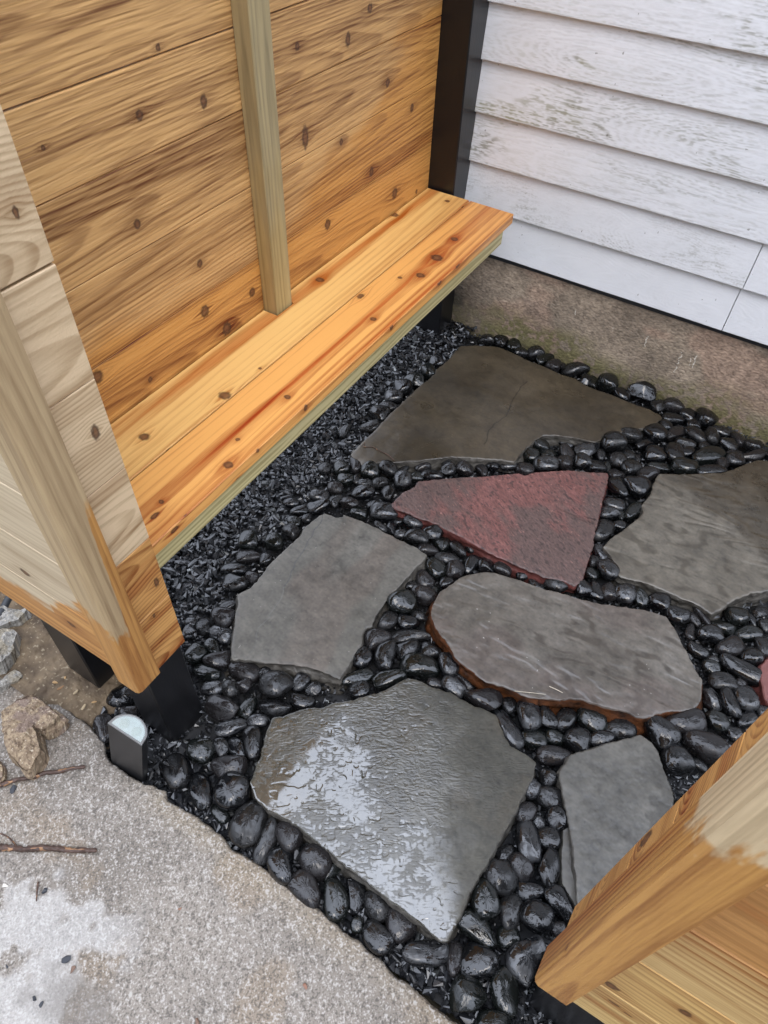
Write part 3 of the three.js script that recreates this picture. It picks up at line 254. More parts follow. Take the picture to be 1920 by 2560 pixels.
// ---------------------------------------------------------------- house: foundation and lap siding
const house = thing('house', 'white lap-sided house wall on a stained concrete foundation', 'house', null, [0, 0, 0]);
{
  const ft = colorTex(2048, 330, (u, v) => {
    const x = u * 2.6 - 0.4, y = v * 0.42 - 0.1, n = fbm(x * 9, y * 9, 4), f = fbm(x * 70, y * 55, 3), st = vn(x * 160 + y * 120, y * 330 - x * 60);
    let c = mix3([0.24, 0.19, 0.14], [0.46, 0.365, 0.27], clamp(n * 1.4 - 0.2));
    c = mix3(c, [0.50, 0.31, 0.22], 0.4 * sm(0.5, 0.66, fbm(x * 5 + 9, y * 8 + 2, 3)));
    const moss = sm(0.19, 0.02, y + (fbm(x * 6, y * 10 + 4, 3) - 0.5) * 0.22) * sm(0.3, 0.62, f + 0.15 * st);
    c = mix3(c, [0.15, 0.135, 0.05], 0.9 * moss);
    c = mix3(c, [0.06, 0.055, 0.05], 0.55 * sm(0.55, 0.7, fbm(x * 11 + 30, y * 17, 4)) * sm(0.55, 0.2, x));
    const g = 0.85 + 0.6 * (f - 0.5) + 0.5 * (st - 0.5); c = c.map(q => q * g);
    for (const [dx, dy0, dy1] of [[0.735, 0.17, 0.215], [0.845, 0.125, 0.2], [0.875, 0.165, 0.2], [0.888, 0.16, 0.205], [0.5, 0.2, 0.22], [0.63, 0.19, 0.205]])
      if (Math.abs(x - dx - (vn(y * 130, dx * 40) - 0.5) * 0.008) < 0.0016 && y > dy0 && y < dy1 && vn(y * 400, dx * 90) > 0.35) c = [0.62, 0.56, 0.47];
    return c;
  });
  const fb = greyTex(1024, 166, (u, v) => { const x = u * 2.6, y = v * 0.42; return 0.5 + 0.5 * (fbm(x * 60, y * 60, 4) - 0.5) + 0.5 * (vn(x * 170 + y * 110, y * 300 - x * 60) - 0.5); });
  part('foundation', place(board(2.6, 0.42, 0.2, 0.001), 'pz', [-0.4, -0.1, -0.171]), new THREE.MeshStandardMaterial({ map: ft, bumpMap: fb, bumpScale: 0.0035, roughness: 0.86 }), house, 'stained brown concrete foundation, mossy at its foot');
  const drape = [[0.006, 0], [0.022, 0.004], [0.03, 0.003], [0.03, -0.006], [0.006, -0.004]];
  part('black_flashing', place(bar(drape, 2.6, 0.03, u => 0.002 * Math.sin(u * 37)), 'pz', [-0.4, 0.2935, -0.166]), new THREE.MeshStandardMaterial({ color: new THREE.Color().setRGB(0.03, 0.032, 0.037), roughness: 0.5 }), house, 'black membrane strip under the bottom siding board');

  const SY = [0.3187, 0.451, 0.5794, 0.7108, 0.8389, 0.967]; for (let i = 6; i < 19; i++) SY.push(0.967 + (i - 5) * 0.1297);
  // embossed grain, dirt settled in its hollows
  const dirtAmt = [0.08, 0.6, 1.15, 0.95, 1.3, 1.0, 0.9];
  const grain = (x, y, s) => { const X = y - 0.05 + (fbm(x * 2.2 + s * 7, y * 9, 3) - 0.5) * 0.05, Z = 0.02 + 0.05 * vn(x * 1.5 + s * 3.3, s); const t = Math.hypot(X, Z * (0.4 + vn(x * 2.4 + s, 9))) * 190 + fbm(x * 14, y * 60 + s, 2) * 1.6, f = t - Math.floor(t); return sm(0.1, 0.5, f) * (1 - sm(0.6, 0.95, f)); };
  const sidingTex = [0, 1, 2, 3, 4, 5].map(s => colorTex(1625, 96, (u, v) => {
    const x = u * 2.6, y = v * 0.142, d = dirtAmt[s], g = grain(x, y, s), pat = sm(0.47, 0.66, fbm(x * 4.2 + s * 13, y * 13 + s * 5, 4)), low = sm(0.62, 0.05, v + (fbm(x * 9 + s, 2.2, 2) - 0.5) * 0.7), left = sm(1.25, 0.45, x);
    let c = mix3([0.83, 0.845, 0.865], [0.77, 0.785, 0.805], fbm(x * 12, y * 30 + s, 3));
    const hatch = vn(x * 30 + y * 20, y * 480) * 0.5 + vn(x * 120, y * 380) * 0.5;
    const k = clamp(d * (0.3 + 1.35 * pat * (0.5 + 0.5 * left)) * (0.45 + 0.55 * low)) * (0.3 + 0.7 * (1 - g)) * (0.25 + 1.5 * sm(0.3, 0.75, hatch));
    c = mix3(c, mix3([0.36, 0.36, 0.32], [0.35, 0.35, 0.25], sm(0.45, 0.62, fbm(x * 6 + 40 + s, y * 8, 2)) * left), clamp(k * 0.66));
    if (v < 0.035) c = mix3(c, [0.3, 0.29, 0.25], 0.35 * d * vn(x * 40, s));
    if (vn(x * 75 + s * 31, y * 90) > 0.985) c = mix3(c, [0.12, 0.11, 0.09], 0.7);
    return c;
  }));
  const sidingBump = greyTex(1625, 96, (u, v) => { const x = u * 2.6, y = v * 0.142; return 0.25 + 0.45 * grain(x, y, 2) + 0.25 * vn(x * 60, y * 330); });
  const sidingMat = sidingTex.map(map => new THREE.MeshPhysicalMaterial({ map, bumpMap: sidingBump, bumpScale: 0.00042, roughness: 0.55 }));
  const lap = (len) => bar([[0, 0], [0.0015, 0.0006], [0.142, -0.0125], [0.142, -0.02], [0, -0.0105]], len, 0.142, u => 0.0009 * Math.sin(u * 19 + len));
  SY.forEach((y, i) => {
    const m = sidingMat[i < 6 ? i : 2 + (i * 5) % 4], joint = i < 2 ? 0.921 + i * 0.004 : null;
    if (joint === null) part('siding_board', place(lap(2.6), 'pz', [-0.4, y, -0.151]), m, house);
    else { part('siding_board', place(lap(joint + 0.4), 'pz', [-0.4, y, -0.151]), m, house); part('siding_board', place(lap(2.2 - joint - 0.0022), 'pz', [joint + 0.0022, y, -0.1515]), sidingMat[0], house); }
  });
  const trim = new THREE.MeshStandardMaterial({ color: new THREE.Color().setRGB(0.66, 0.66, 0.66), roughness: 0.5 });
  const bx = (x0, x1, y0, y1, z0, z1) => { const g = new THREE.BoxGeometry(x1 - x0, y1 - y0, z1 - z0); g.translate((x0 + x1) / 2, (y0 + y1) / 2, (z0 + z1) / 2); return g; };
  part('wall_core', bx(-0.4, 2.2, 0.325, 2.8, -0.37, -0.173), trim, house);
  part('soffit', bx(-0.6, 2.4, 2.8, 2.815, -0.37, 0.22), trim, house);
  part('gutter', bx(-0.6, 2.4, 2.78, 2.9, 0.222, 0.31), trim, house);
  const rf = bx(-0.6, 2.4, 0, 0.03, -3.2, 0.2); rf.rotateX(0.42); rf.translate(0, 2.92, 0.02);
  part('roof', rf, new THREE.MeshStandardMaterial({ color: new THREE.Color().setRGB(0.06, 0.058, 0.055), roughness: 0.9 }), house);
}

// ---------------------------------------------------------------- cedar screen, its posts and the bench
const screen = thing('cedar_screen', 'knotty cedar plank privacy screen behind the bench, with a black corner post', 'screen');
{
  const YB = [0.49, 0.6386, 0.7944, 0.9393, 1.073, 1.22, 1.368, 1.515, 1.66];
  const KN = [
    [[0.603, 0.111, 0.0105], [0.658, 0.037, 0.012], [0.754, 0.079, 0.0083], [1.053, 0.115, 0.0102], [1.374, 0.072, 0.0115], [0.311, 0.128, 0.011], [0.424, 0.048, 0.0047], [1.5, 0.03, 0.005]],
    [[0.612, 0.063, 0.0065], [1.445, 0.115, 0.0073], [1.252, 0.023, 0.0083], [1.117, 0.133, 0.0054], [0.2, 0.08, 0.008]],
    [[0.483, 0.046, 0.0065], [1.318, 0.057, 0.0078], [0.98, 0.036, 0.0095, 2.2]],
    [[0.539, 0.067, 0.0067], [0.689, 0.044, 0.0073, 1.6], [0.968, 0.07, 0.0063], [1.147, 0.04, 0.0079, 1.7], [1.233, 0.086, 0.008], [0.348, 0.079, 0.0034]],
    [[0.605, 0.008, 0.0042], [1.0, 0.1, 0.006], [0.1, 0.05, 0.008]],
  ];
  // oil soaked in at the bottom and towards the house, leaving ragged outlines
  const soak = (i) => (u, v) => { const y = YB[i] + v, n = (fbm(u * 5, y * 14, 4) - 0.5) * 0.5; return clamp(Math.max(sm(0.0, 0.12, (0.70 - y) * 1.3 + (u - 0.95) * 0.75 + n * 0.45), i === 0 ? 1 : 0, i === 1 ? sm(0.02, -0.03, v - 0.05 - n * 0.12 + Math.abs(u - 0.36) * 0.25) : 0) * 0.95 + 0.05); };
  const mats = KN.map((knots, i) => woodMat(woodTex({ len: 1.57, h: 0.148, px: 0.0011, light: [0.62, 0.305, 0.08], dark: [0.215, 0.075, 0.018], dryLight: [0.64, 0.375, 0.145], dryDark: [0.225, 0.103, 0.034], knots, s: 3.7 + i * 5.3, rings: 170, cv: [0.2, 0.9, 0.5, 0.1, 0.6][i], depth: 0.07, slope: 0.03, ringAmp: 0.4, fine: 0.55, flow: 0.35, streak: [1.1, 0.7, 0.75, 0.7, 0.5][i], rough: [0.1, 0.36, 0.45, 0.42, 0.5][i], red: 0.15, stain: soak(i) }), 0.55, sawnBump, 0.0008));
  for (let i = 0; i < YB.length - 1; i++) {
    const h = YB[i + 1] - YB[i] - (i === 3 ? 0.003 : 0.0012), j = i < 5 ? i : [2, 4, 3][i - 5];
    part('plank', place(board(1.5685, h, 0.02, i === 3 ? 0.002 : 0.0011), 'px', [0, YB[i], 1.5]), mats[j], screen);
  }
  part('post', place(bar([[0.003, 0], [0.0962, 0], [0.0992, -0.003], [0.0992, -0.09], [0.0962, -0.093], [0.003, -0.093], [0, -0.09], [0, -0.003]], 1.88, 0.0992), 'pz', [0, 0, 0]).applyMatrix4(new THREE.Matrix4().makeBasis(new THREE.Vector3(0, 1, 0), new THREE.Vector3(-1, 0, 0), new THREE.Vector3(0, 0, 1)).setPosition(0.0852, -0.06, -0.07)), blackPaint, screen, 'glossy black painted post against the house');
  const bt = woodTex({ len: 1.35, h: 0.0585, light: [0.44, 0.335, 0.15], dark: [0.2, 0.14, 0.055], s: 41, rings: 110, cv: 0.2, depth: 0.02, slope: 0.01, ringAmp: 0.4, streak: 0.5, rough: 0.25, red: 0, stain: (u, v) => sm(0.36, 0.22, u + (fbm(u * 12, v * 40, 3) - 0.5) * 0.25) * sm(-0.01, 0.02, v), dryLight: [0.43, 0.34, 0.175], dryDark: [0.21, 0.165, 0.085] });
  part('batten', place(board(1.35, 0.058, 0.0397, 0.0016), 'vx', [0.0397, 0.496, 0.6565]), woodMat(bt, 0.5), screen, 'greenish pine batten standing on the bench seat');
}
const bench = thing('cedar_bench', 'oiled orange cedar bench seat built in front of the plank screen', 'bench');
{
  const K0 = [[0.313, 0.059, 0.0085], [0.494, 0.012, 0.010], [0.964, 0.107, 0.0085], [1.359, 0.132, 0.0095], [1.52, 0.05, 0.006], [0.604, 0.009, 0.003]];
  const K1 = [[0.176, 0.042, 0.0085, 0.5], [0.343, 0.017, 0.0075], [0.406, 0.047, 0.0036], [0.561, 0.044, 0.0055], [0.96, 0.125, 0.0105, 0.6], [0.896, 0.048, 0.006], [1.125, 0.053, 0.009], [1.224, 0.061, 0.0125], [1.336, 0.069, 0.008], [1.086, 0.09, 0.0045], [0.207, 0.055, 0.004]];
  const t0 = woodTex({ len: 1.56, h: 0.139, px: 0.0011, fine: 0.35, light: [0.81, 0.49, 0.165], dark: [0.42, 0.15, 0.029], knots: K0, s: 12.3, rings: 70, cv: 1.1, depth: 0.05, slope: 0.02, ringAmp: 0.3, streak: 0.95, red: 0.5, flow: 0.5 });
  const t1 = woodTex({ len: 1.56, h: 0.139, px: 0.0011, fine: 0.35, light: [0.78, 0.39, 0.11], dark: [0.37, 0.10, 0.019], knots: K1, s: 27.9, rings: 80, cv: 0.45, depth: 0.02, slope: 0.012, ringAmp: 0.36, streak: 1.2, red: 0.95, flow: 0.6 });
  const oil = { clearcoat: 0.12, clearcoatRoughness: 0.4 };
  // rear board is notched round the batten
  const rear = mergeGeometries([place(board(0.781, 0.139, 0.028, 0.0015), 'py', [0.142, 0.51, 1.5]), place(board(0.0646, 0.0985, 0.028, 0.0005), 'py', [0.142, 0.51, 0.719]), place(board(0.7144, 0.139, 0.028, 0.0015), 'py', [0.142, 0.51, 0.6544])]);
  { // one continuous grain over the three lengths
    const P = rear.attributes.position, U = rear.attributes.uv, N = rear.attributes.normal;
    for (let i = 0; i < P.count; i++) { U.setX(i, (1.5 - P.getZ(i)) / 1.56 + (Math.abs(N.getZ(i)) > 0.9 ? P.getY(i) * 0.02 : 0)); if (N.getY(i) > 0.5) U.setY(i, (0.142 - P.getX(i)) / 0.139); }
  }
  part('seat_board', rear, woodMat(t0, 0.42, rep(fineBump, 2, 1), 0.0003, oil), bench, 'yellow rear seat board notched round the batten');
  part('seat_board', place(board(1.56, 0.139, 0.028, 0.0018), 'py', [0.284, 0.51, 1.5]), woodMat(t1, 0.42, rep(fineBump, 2, 1), 0.0003, oil), bench, 'reddish front seat board with dark knots');
  const pt = woodTex({ len: 1.56, h: 0.07, light: PINE_L, dark: PINE_D, s: 63, rings: 105, cv: 0.35, depth: 0.012, slope: 0.006, ringAmp: 0.75, streak: 0.25, red: 0, flow: 1.3, knots: [[0.45, 0.05, 0.004]] });
  part('front_rail', place(bar([[0.002, 0], [0.068, 0], [0.07, -0.002], [0.07, -0.038], [0, -0.038], [0, -0.002]], 1.555, 0.07), 'px', [0.2612, 0.4116, 1.495]), woodMat(pt, 0.5), bench, 'greenish yellow pine rail under the front of the seat');
  const under = new THREE.MeshStandardMaterial({ map: pt, roughness: 0.6 });
  for (const z of [1.25, 0.72, 0.05]) part('cross_rail', place(board(0.2, 0.07, 0.038), 'pz', [0.022, 0.411, z]), under, bench);
}

// ---------------------------------------------------------------- end panels either side of the opening
function lProfile(a, b, t, c) { // upright corner trim seen from above: outer corner at (0,0)
  return [[-a, 0], [-c * 1.6, 0], [-c * 0.5, -c * 0.5], [0, -c * 1.6], [0, -b], [-t, -b], [-t, -t], [-a, -t]];
}
function cornerTrim(xOut, zOut, side, a, b, y0, y1, mat, parent, label) {
  // profile in plan (x right, z towards camera), extruded upwards
  const prof = lProfile(a, b, 0.03, 0.005), n = prof.length, len = y1 - y0, pos = [], uv = []; let v = 0;
  for (let k = 0; k < n; k++) {
    const p = prof[k], q = prof[(k + 1) % n], l = Math.hypot(q[0] - p[0], q[1] - p[1]), X = d => xOut + d * side;
    const A = [X(p[0]), y0, zOut + p[1]], B = [X(q[0]), y0, zOut + q[1]], A2 = [A[0], y1, A[2]], B2 = [B[0], y1, B[2]];
    const f = side > 0 ? [A, B, B2, A, B2, A2] : [B, A, A2, B, A2, B2], V0 = v / (a + b), V1 = (v + l) / (a + b); v += l;
    pos.push(...f.flat()); const w = side > 0 ? [[0, V0], [0, V1], [1, V1], [0, V0], [1, V1], [1, V0]] : [[0, V1], [0, V0], [1, V0], [0, V1], [1, V0], [1, V1]]; uv.push(...w.flat());
  }
  for (const y of [y0, y1]) for (const t of THREE.ShapeUtils.triangulateShape(prof.map(p => new THREE.Vector2(...p)), [])) for (const i of t) { pos.push(xOut + prof[i][0] * side, y, zOut + prof[i][1]); uv.push(y === y0 ? 0.02 : 0.98, 0.5 + prof[i][0]); }
  const g = new THREE.BufferGeometry(); g.setAttribute('position', new THREE.Float32BufferAttribute(pos, 3)); g.setAttribute('uv', new THREE.Float32BufferAttribute(uv, 2)); g.computeVertexNormals();
  return part('corner_trim', g, mat, parent, label);
}
const postGeo = (x0, x1, z0, z1, y1) => { const c = 0.003, g = bar([[x0 + c, -z0], [x1 - c, -z0], [x1, -z0 - c], [x1, -z1 + c], [x1 - c, -z1], [x0 + c, -z1], [x0, -z1 + c], [x0, -z0 - c]], y1 + 0.06, 0.09); g.applyMatrix4(new THREE.Matrix4().makeBasis(new THREE.Vector3(0, 1, 0), new THREE.Vector3(1, 0, 0), new THREE.Vector3(0, 0, -1)).setPosition(0, -0.06, 0)); return g; };
{
  const e = thing('end_panel', 'pale cedar-clad end panel on black posts closing the near end of the bench', 'panel');
  const rows = [0.309, 0.4597, 0.6104, 0.7611, 0.9118, 1.0625, 1.2132, 1.3639, 1.5146, 1.6653];
  const edge = (base, amp) => (u, v) => sm(base + 0.012, base - 0.012, u + (fbm(v * 60, u * 14, 3) - 0.5) * amp);
  const F1K = [[[0.09, 0.135, 0.004]], [[0.135, 0.05, 0.008]], [], [[0.118, 0.08, 0.009]], [], [[0.12, 0.06, 0.005]]];
  const f1 = [0, 1, 2, 3, 4, 5].map(i => woodMat(woodTex({ len: 0.14, h: 0.15, px: 0.0009, fine: 0.35, light: i < 2 ? STAIN_L : PALE_L, dark: i < 2 ? STAIN_D : PALE_D, knots: (F1K[i] || []).map(k => [k[0] - 0.02, ...k.slice(1)]), s: 71 + i * 3.3, rings: [130, 120, 90, 150, 60, 170][i], cv: [0.1, 0.8, 0.4, 1.4, 0.3, 0.1][i], depth: 0.03, slope: 0.1, ringAmp: 0.55, streak: 0.9, red: i < 2 ? 0.5 : 0.1 }), 0.5));
  for (let i = 0; i < rows.length - 1; i++) part('side_board', place(board(0.0775, 0.1497 - (i === 4 ? 0.002 : 0), 0.019, 0.0012), 'px', [0.3426, rows[i], 1.4898]), f1[i < 6 ? i : 2 + i % 4], e, i === 0 ? 'lowest side board, still dark orange with wet stain' : undefined);
  const soakF2 = (i) => (u, v) => { const x = u - 0.6, y = rows[i] + v, line = x < 0.16 ? 0.40 : mix(0.42, 0.53, (x - 0.16) / 0.15); return sm(line + 0.012, line - 0.008, y + (fbm(u * 24, v * 50, 4) - 0.5) * 0.06); };
  const f2 = [0, 1, 2, 3].map(i => woodMat(woodTex({ len: 0.9147, h: 0.15, px: 0.001, fine: 0.35, light: STAIN_L, dark: STAIN_D, dryLight: [0.62, 0.51, 0.345], dryDark: [0.38, 0.28, 0.17], knots: i === 0 ? [[0.8, 0.08, 0.009, 0.6]] : i === 1 ? [[0.735, 0.032, 0.010, 0.7], [0.4, 0.09, 0.008]] : [[0.3 + i * 0.13, 0.07, 0.008]], s: 91 + i * 6.1, rings: 60 + 20 * i, cv: 0.5, depth: 0.02, slope: 0.015, ringAmp: 0.3, streak: 0.6, red: 0.2, stain: soakF2(i) }), 0.5));
  for (let i = 0; i < rows.length - 1; i++) part('front_board', place(board(0.9147, 0.1497, 0.019, 0.0016), 'pz', [-0.6, rows[i] - 0.004, 1.52]), f2[i < 2 ? i : 2 + i % 2], e);
  const soakT = (u, v) => { const y = 0.332 + u, vv = v / 0.098; const line = vv < 0.5 ? mix(0.56, 0.52, vv * 2) : 0.5 + 0.26 * sm(0.72, 0.88, vv); return sm(line + 0.012, line - 0.008, y + (fbm(u * 30, v * 70, 4) - 0.5) * 0.07); };
  const tm = woodTex({ len: 1.45, h: 0.098, px: 0.0009, fine: 0.4, light: [0.50, 0.255, 0.075], dark: [0.23, 0.09, 0.022], dryLight: [0.47, 0.345, 0.195], dryDark: [0.27, 0.18, 0.095], s: 133, rings: 140, cv: 0.4, depth: 0.05, slope: 0.01, ringAmp: 0.35, streak: 0.5, red: 0.2, rough: 0.35, stain: soakT });
  cornerTrim(0.3626, 1.5405, 1, 0.048, 0.0505, 0.3324, 1.78, woodMat(tm, 0.5, rep(fineBump, 2, 1), 0.0006), e, 'upright corner trim, dry above and stained orange at its foot');
  part('post', postGeo(0.2365, 0.3225, 1.411, 1.5005, 1.7), blackPaint, e); part('post', postGeo(0.018, 0.111, 1.411, 1.5005, 1.7), blackPaint, e);
}
{
  const e = thing('end_panel', 'orange cedar corner panel rising beside the narrow flagstone on a black post', 'panel');
  const rows = [0.281, 0.431, 0.587, 0.7415, 0.895, 1.048, 1.201, 1.354];
  const L1 = [0.60, 0.31, 0.095], D1 = [0.24, 0.082, 0.019];
  const f1 = [0, 1, 2, 3].map(i => woodMat(woodTex({ len: 0.1, h: 0.15, px: 0.0007, fine: 0.4, light: L1, dark: D1, knots: i === 2 ? [[0.012, 0.045, 0.008, 2.4], [0.055, 0.055, 0.003]] : [], s: 151 + i * 4.7, rings: 150, cv: 0.2, depth: 0.02, slope: 0.5, ringAmp: 0.6, streak: 0.9, red: 0.7 }), 0.45));
  for (let i = 0; i < rows.length - 1; i++) part('side_board', place(board(0.0826, rows[i + 1] - rows[i] - 0.001, 0.019, 0.0012), 'nx', [1.119, rows[i], 1.43]), f1[i % 4], e);
  const RK = [[[0.04, 0.115, 0.007, 0.4], [0.06, 0.108, 0.005, 0.4]], [[0.02, 0.02, 0.008], [0.085, 0.09, 0.006]], [[0.3, 0.07, 0.008]], [[0.5, 0.05, 0.008]]];
  const f2 = [0, 1, 2, 3].map(i => woodMat(woodTex({ len: 0.8, h: 0.155, px: 0.0008, fine: 0.4, light: [[0.66, 0.46, 0.19], [0.64, 0.42, 0.16], [0.66, 0.46, 0.2], [0.5, 0.25, 0.08]][i], dark: [0.33, 0.15, 0.042], knots: RK[i], s: 171 + i * 7.3, rings: 85, cv: [0.3, 0.6, 0.2, 0.5][i], depth: 0.03, slope: 0.02, ringAmp: 0.45, streak: 1.0, red: i === 3 ? 0.7 : 0.3 }), 0.45));
  for (let i = 0; i < rows.length - 1; i++) part('front_board', place(board(0.8, rows[i + 1] - rows[i] - 0.0008, 0.019, 0.0022), 'pz', [1.1473, rows[i], 1.5426]), f2[i % 4], e);
  const soakT = (u, v) => { const y = 0.332 + u, vv = v / 0.098; const line = vv < 0.5 ? mix(0.99, 0.95, vv * 2) : mix(0.95, 0.91, vv * 2 - 1); return sm(line + 0.02, line - 0.008, y + (fbm(u * 26, v * 80, 4) - 0.5) * 0.11); };
  const tm = woodTex({ len: 1.2, h: 0.098, px: 0.0007, fine: 0.5, light: [0.53, 0.27, 0.073], dark: [0.245, 0.09, 0.02], dryLight: [0.64, 0.49, 0.295], dryDark: [0.42, 0.31, 0.18], knots: [[0.19, 0.055, 0.003]], s: 201, rings: 150, cv: 0.15, depth: 0.03, slope: 0.008, ringAmp: 0.55, streak: 0.85, red: 0.45, rough: 0.2, stain: soakT });
  cornerTrim(1.099, 1.5626, -1, 0.0483, 0.05, 0.3324, 1.5, woodMat(tm, 0.45, rep(fineBump, 2, 1), 0.0005), e, 'upright corner trim, oiled orange below and bare pale wood above');
  part('post', postGeo(1.14, 1.226, 1.434, 1.5226, 1.35), blackPaint, e);
  part('post', postGeo(1.74, 1.83, 1.434, 1.5226, 1.35), blackPaint, e);
}

// ---------------------------------------------------------------- concrete slab
{
  const E = []; const c = new THREE.CatmullRomCurve3(SLAB_EDGE.map(p => new THREE.Vector3(p[0], 0, p[1])), false, 'catmullrom', 0.3), N = 220;
  for (let i = 0; i <= N; i++) { const p = c.getPointAt(i / N); E.push([p.x, p.z + (fbm(p.x * 60, 3.3, 3) - 0.5) * 0.008]); }
  const T = [-1, -0.6, -0.2, 0, 0.004, 0.012, 0.025, 0.05, 0.09, 0.14, 0.2, 0.28, 0.36, 0.46, 0.56, 0.7, 0.85, 1], pos = [], uv = [], idx = [];
  for (let i = 0; i <= N; i++) for (let j = 0; j < T.length; j++) {
    const [ex, ez] = E[i], s = i / N, ox = mix(-1.5, 2.4, s), oz = mix(2.3, 3.6, s), t = Math.max(0, T[j]);
    let x = mix(ex, ox, t), z = mix(ez, oz, t), y = 0.035;
    if (t > 0) y += 0.006 * (fbm(x * 7, z * 7, 3) - 0.5) - (t < 0.02 ? 0.004 * (1 - t / 0.02) : 0); else { y = T[j] === 0 ? 0.027 : 0.027 + T[j] * 0.09; z += T[j] < 0 ? 0.003 + 0.008 * vn(x * 50, T[j] * 9) : 0; }
    pos.push(x, y, z); uv.push((x + 0.2) / 1.4, T[j] < 0 ? (z - 1.5) / 0.9 + T[j] * 0.06 : (z - 1.5) / 0.9);
    if (i < N && j < T.length - 1) { const a = i * T.length + j, b = a + T.length; idx.push(a, a + 1, b, b, a + 1, b + 1); }
  }
  const g = new THREE.BufferGeometry(); g.setAttribute('position', new THREE.Float32BufferAttribute(pos, 3)); g.setAttribute('uv', new THREE.Float32BufferAttribute(uv, 2)); g.setIndex(idx); g.computeVertexNormals();
  const gr = (x, z) => 0.36 * vn(x * 330 - z * 60, z * 330) + 0.44 * vn(x * 560 + 9, z * 560) + 0.2 * vn(x * 130 - z * 60, z * 130);
  const st = colorTex(1536, 1000, (u, v) => {
    const x = u * 1.4 - 0.2, z = v * 0.9 + 1.5, n = fbm(x * 5, z * 5, 4), m = fbm(x * 17 + 4, z * 17, 3), k = gr(x, z);
    let q = mix3([0.15, 0.136, 0.12], [0.25, 0.23, 0.206], clamp(n * 1.6 - 0.3 + (m - 0.5) * 0.5));
    q = mix3(q, [0.23, 0.175, 0.115], 0.4 * sm(0.55, 0.7, fbm(x * 8 + 20, z * 8, 3)));
    const edge = sm(1.66, 1.6, z + (m - 0.5) * 0.05); q = mix3(q, [0.26, 0.22, 0.16], edge * 0.55 * sm(0.25, 0.4, x)); 
    q = [q[0] * 0.95, q[1] * 0.9, q[2] * 0.84]; if (k > 0.56) q = mix3(q, [0.42, 0.395, 0.36], sm(0.56, 0.72, k) * 0.75); if (k < 0.40) q = mix3(q, [0.065, 0.057, 0.049], sm(0.46, 0.27, k) * 0.7);
    // lime bloom and bare patches
    const d = Math.hypot(x - 0.40, z - 1.94) / 0.16, w = sm(0.5, 0.62, fbm(x * 16 + 7, z * 16 + 3, 4) + 0.2 * Math.exp(-d * d) - 0.05);
    q = mix3(q, [0.44, 0.425, 0.40], 0.62 * w * sm(1.5, 0.7, d) * (0.6 + 0.6 * k));
    const dk = Math.hypot((x - 0.52) / 0.10, (z - 1.93) / 0.05); q = mix3(q, [0.14, 0.123, 0.105], 0.55 * sm(1.1, 0.6, dk + (m - 0.5) * 1.4));
    return q;
  });
  const sb = greyTex(1536, 1000, (u, v) => { const x = u * 1.4 - 0.2, z = v * 0.9 + 1.5; return gr(x, z) * 0.8 + 0.2 * fbm(x * 60, z * 60, 2); });
  solo('concrete_slab', g, new THREE.MeshStandardMaterial({ map: st, bumpMap: sb, bumpScale: 0.0022, roughness: 0.82 }), 'broad speckled grey concrete slab with whitish patches, edged by pebbles', 'slab');
}

// ---------------------------------------------------------------- flagstones
function stoneMaps(key, px, fn) {
  const P = STONES[key], xs = P.map(p => p[0]), zs = P.map(p => p[1]), x0 = Math.min(...xs) - 0.02, x1 = Math.max(...xs) + 0.02, z0 = Math.min(...zs) - 0.02, z1 = Math.max(...zs) + 0.02;
  const w = Math.ceil((x1 - x0) / px), h = Math.ceil((z1 - z0) / px), C = new Uint8Array(w * h * 4), Rg = new Uint8Array(w * h * 4), Bp = new Uint8Array(w * h * 4);
  for (let j = 0; j < h; j++) for (let i = 0; i < w; i++) {
    const q = fn(mix(x0, x1, (i + 0.5) / w), mix(z0, z1, (j + 0.5) / h)), o = (j * w + i) * 4;
    C[o] = toS(q.c[0]); C[o + 1] = toS(q.c[1]); C[o + 2] = toS(q.c[2]); C[o + 3] = Bp[o + 3] = 255; Rg[o + 3] = clamp(q.s ?? 1) * 255;
    Rg[o] = Rg[o + 1] = Rg[o + 2] = clamp(q.r) * 255; Bp[o] = Bp[o + 1] = Bp[o + 2] = clamp(q.b) * 255;
  }
  const T = (d, cs) => finish(new THREE.DataTexture(d, w, h, THREE.RGBAFormat), cs);
  return { box: [x0, x1, z0, z1], map: T(C, THREE.SRGBColorSpace), roughnessMap: T(Rg, THREE.NoColorSpace), specularIntensityMap: T(Rg, THREE.NoColorSpace), bumpMap: T(Bp, THREE.NoColorSpace) };
}
function outline(poly, step = 0.007, rough = 0.003, s = 0) {
  const c = new THREE.CatmullRomCurve3(poly.map(p => new THREE.Vector3(p[0], 0, p[1])), true, 'catmullrom', 0.18), N = Math.round(c.getLength() / step), out = [];
  for (let i = 0; i < N; i++) { const p = c.getPointAt(i / N); out.push([p.x + (fbm(p.x * 110 + s, p.z * 110, 3) - 0.5) * rough * 2, p.z + (fbm(p.z * 110, p.x * 110 + s, 3) - 0.5) * rough * 2]); }
  return out;
}
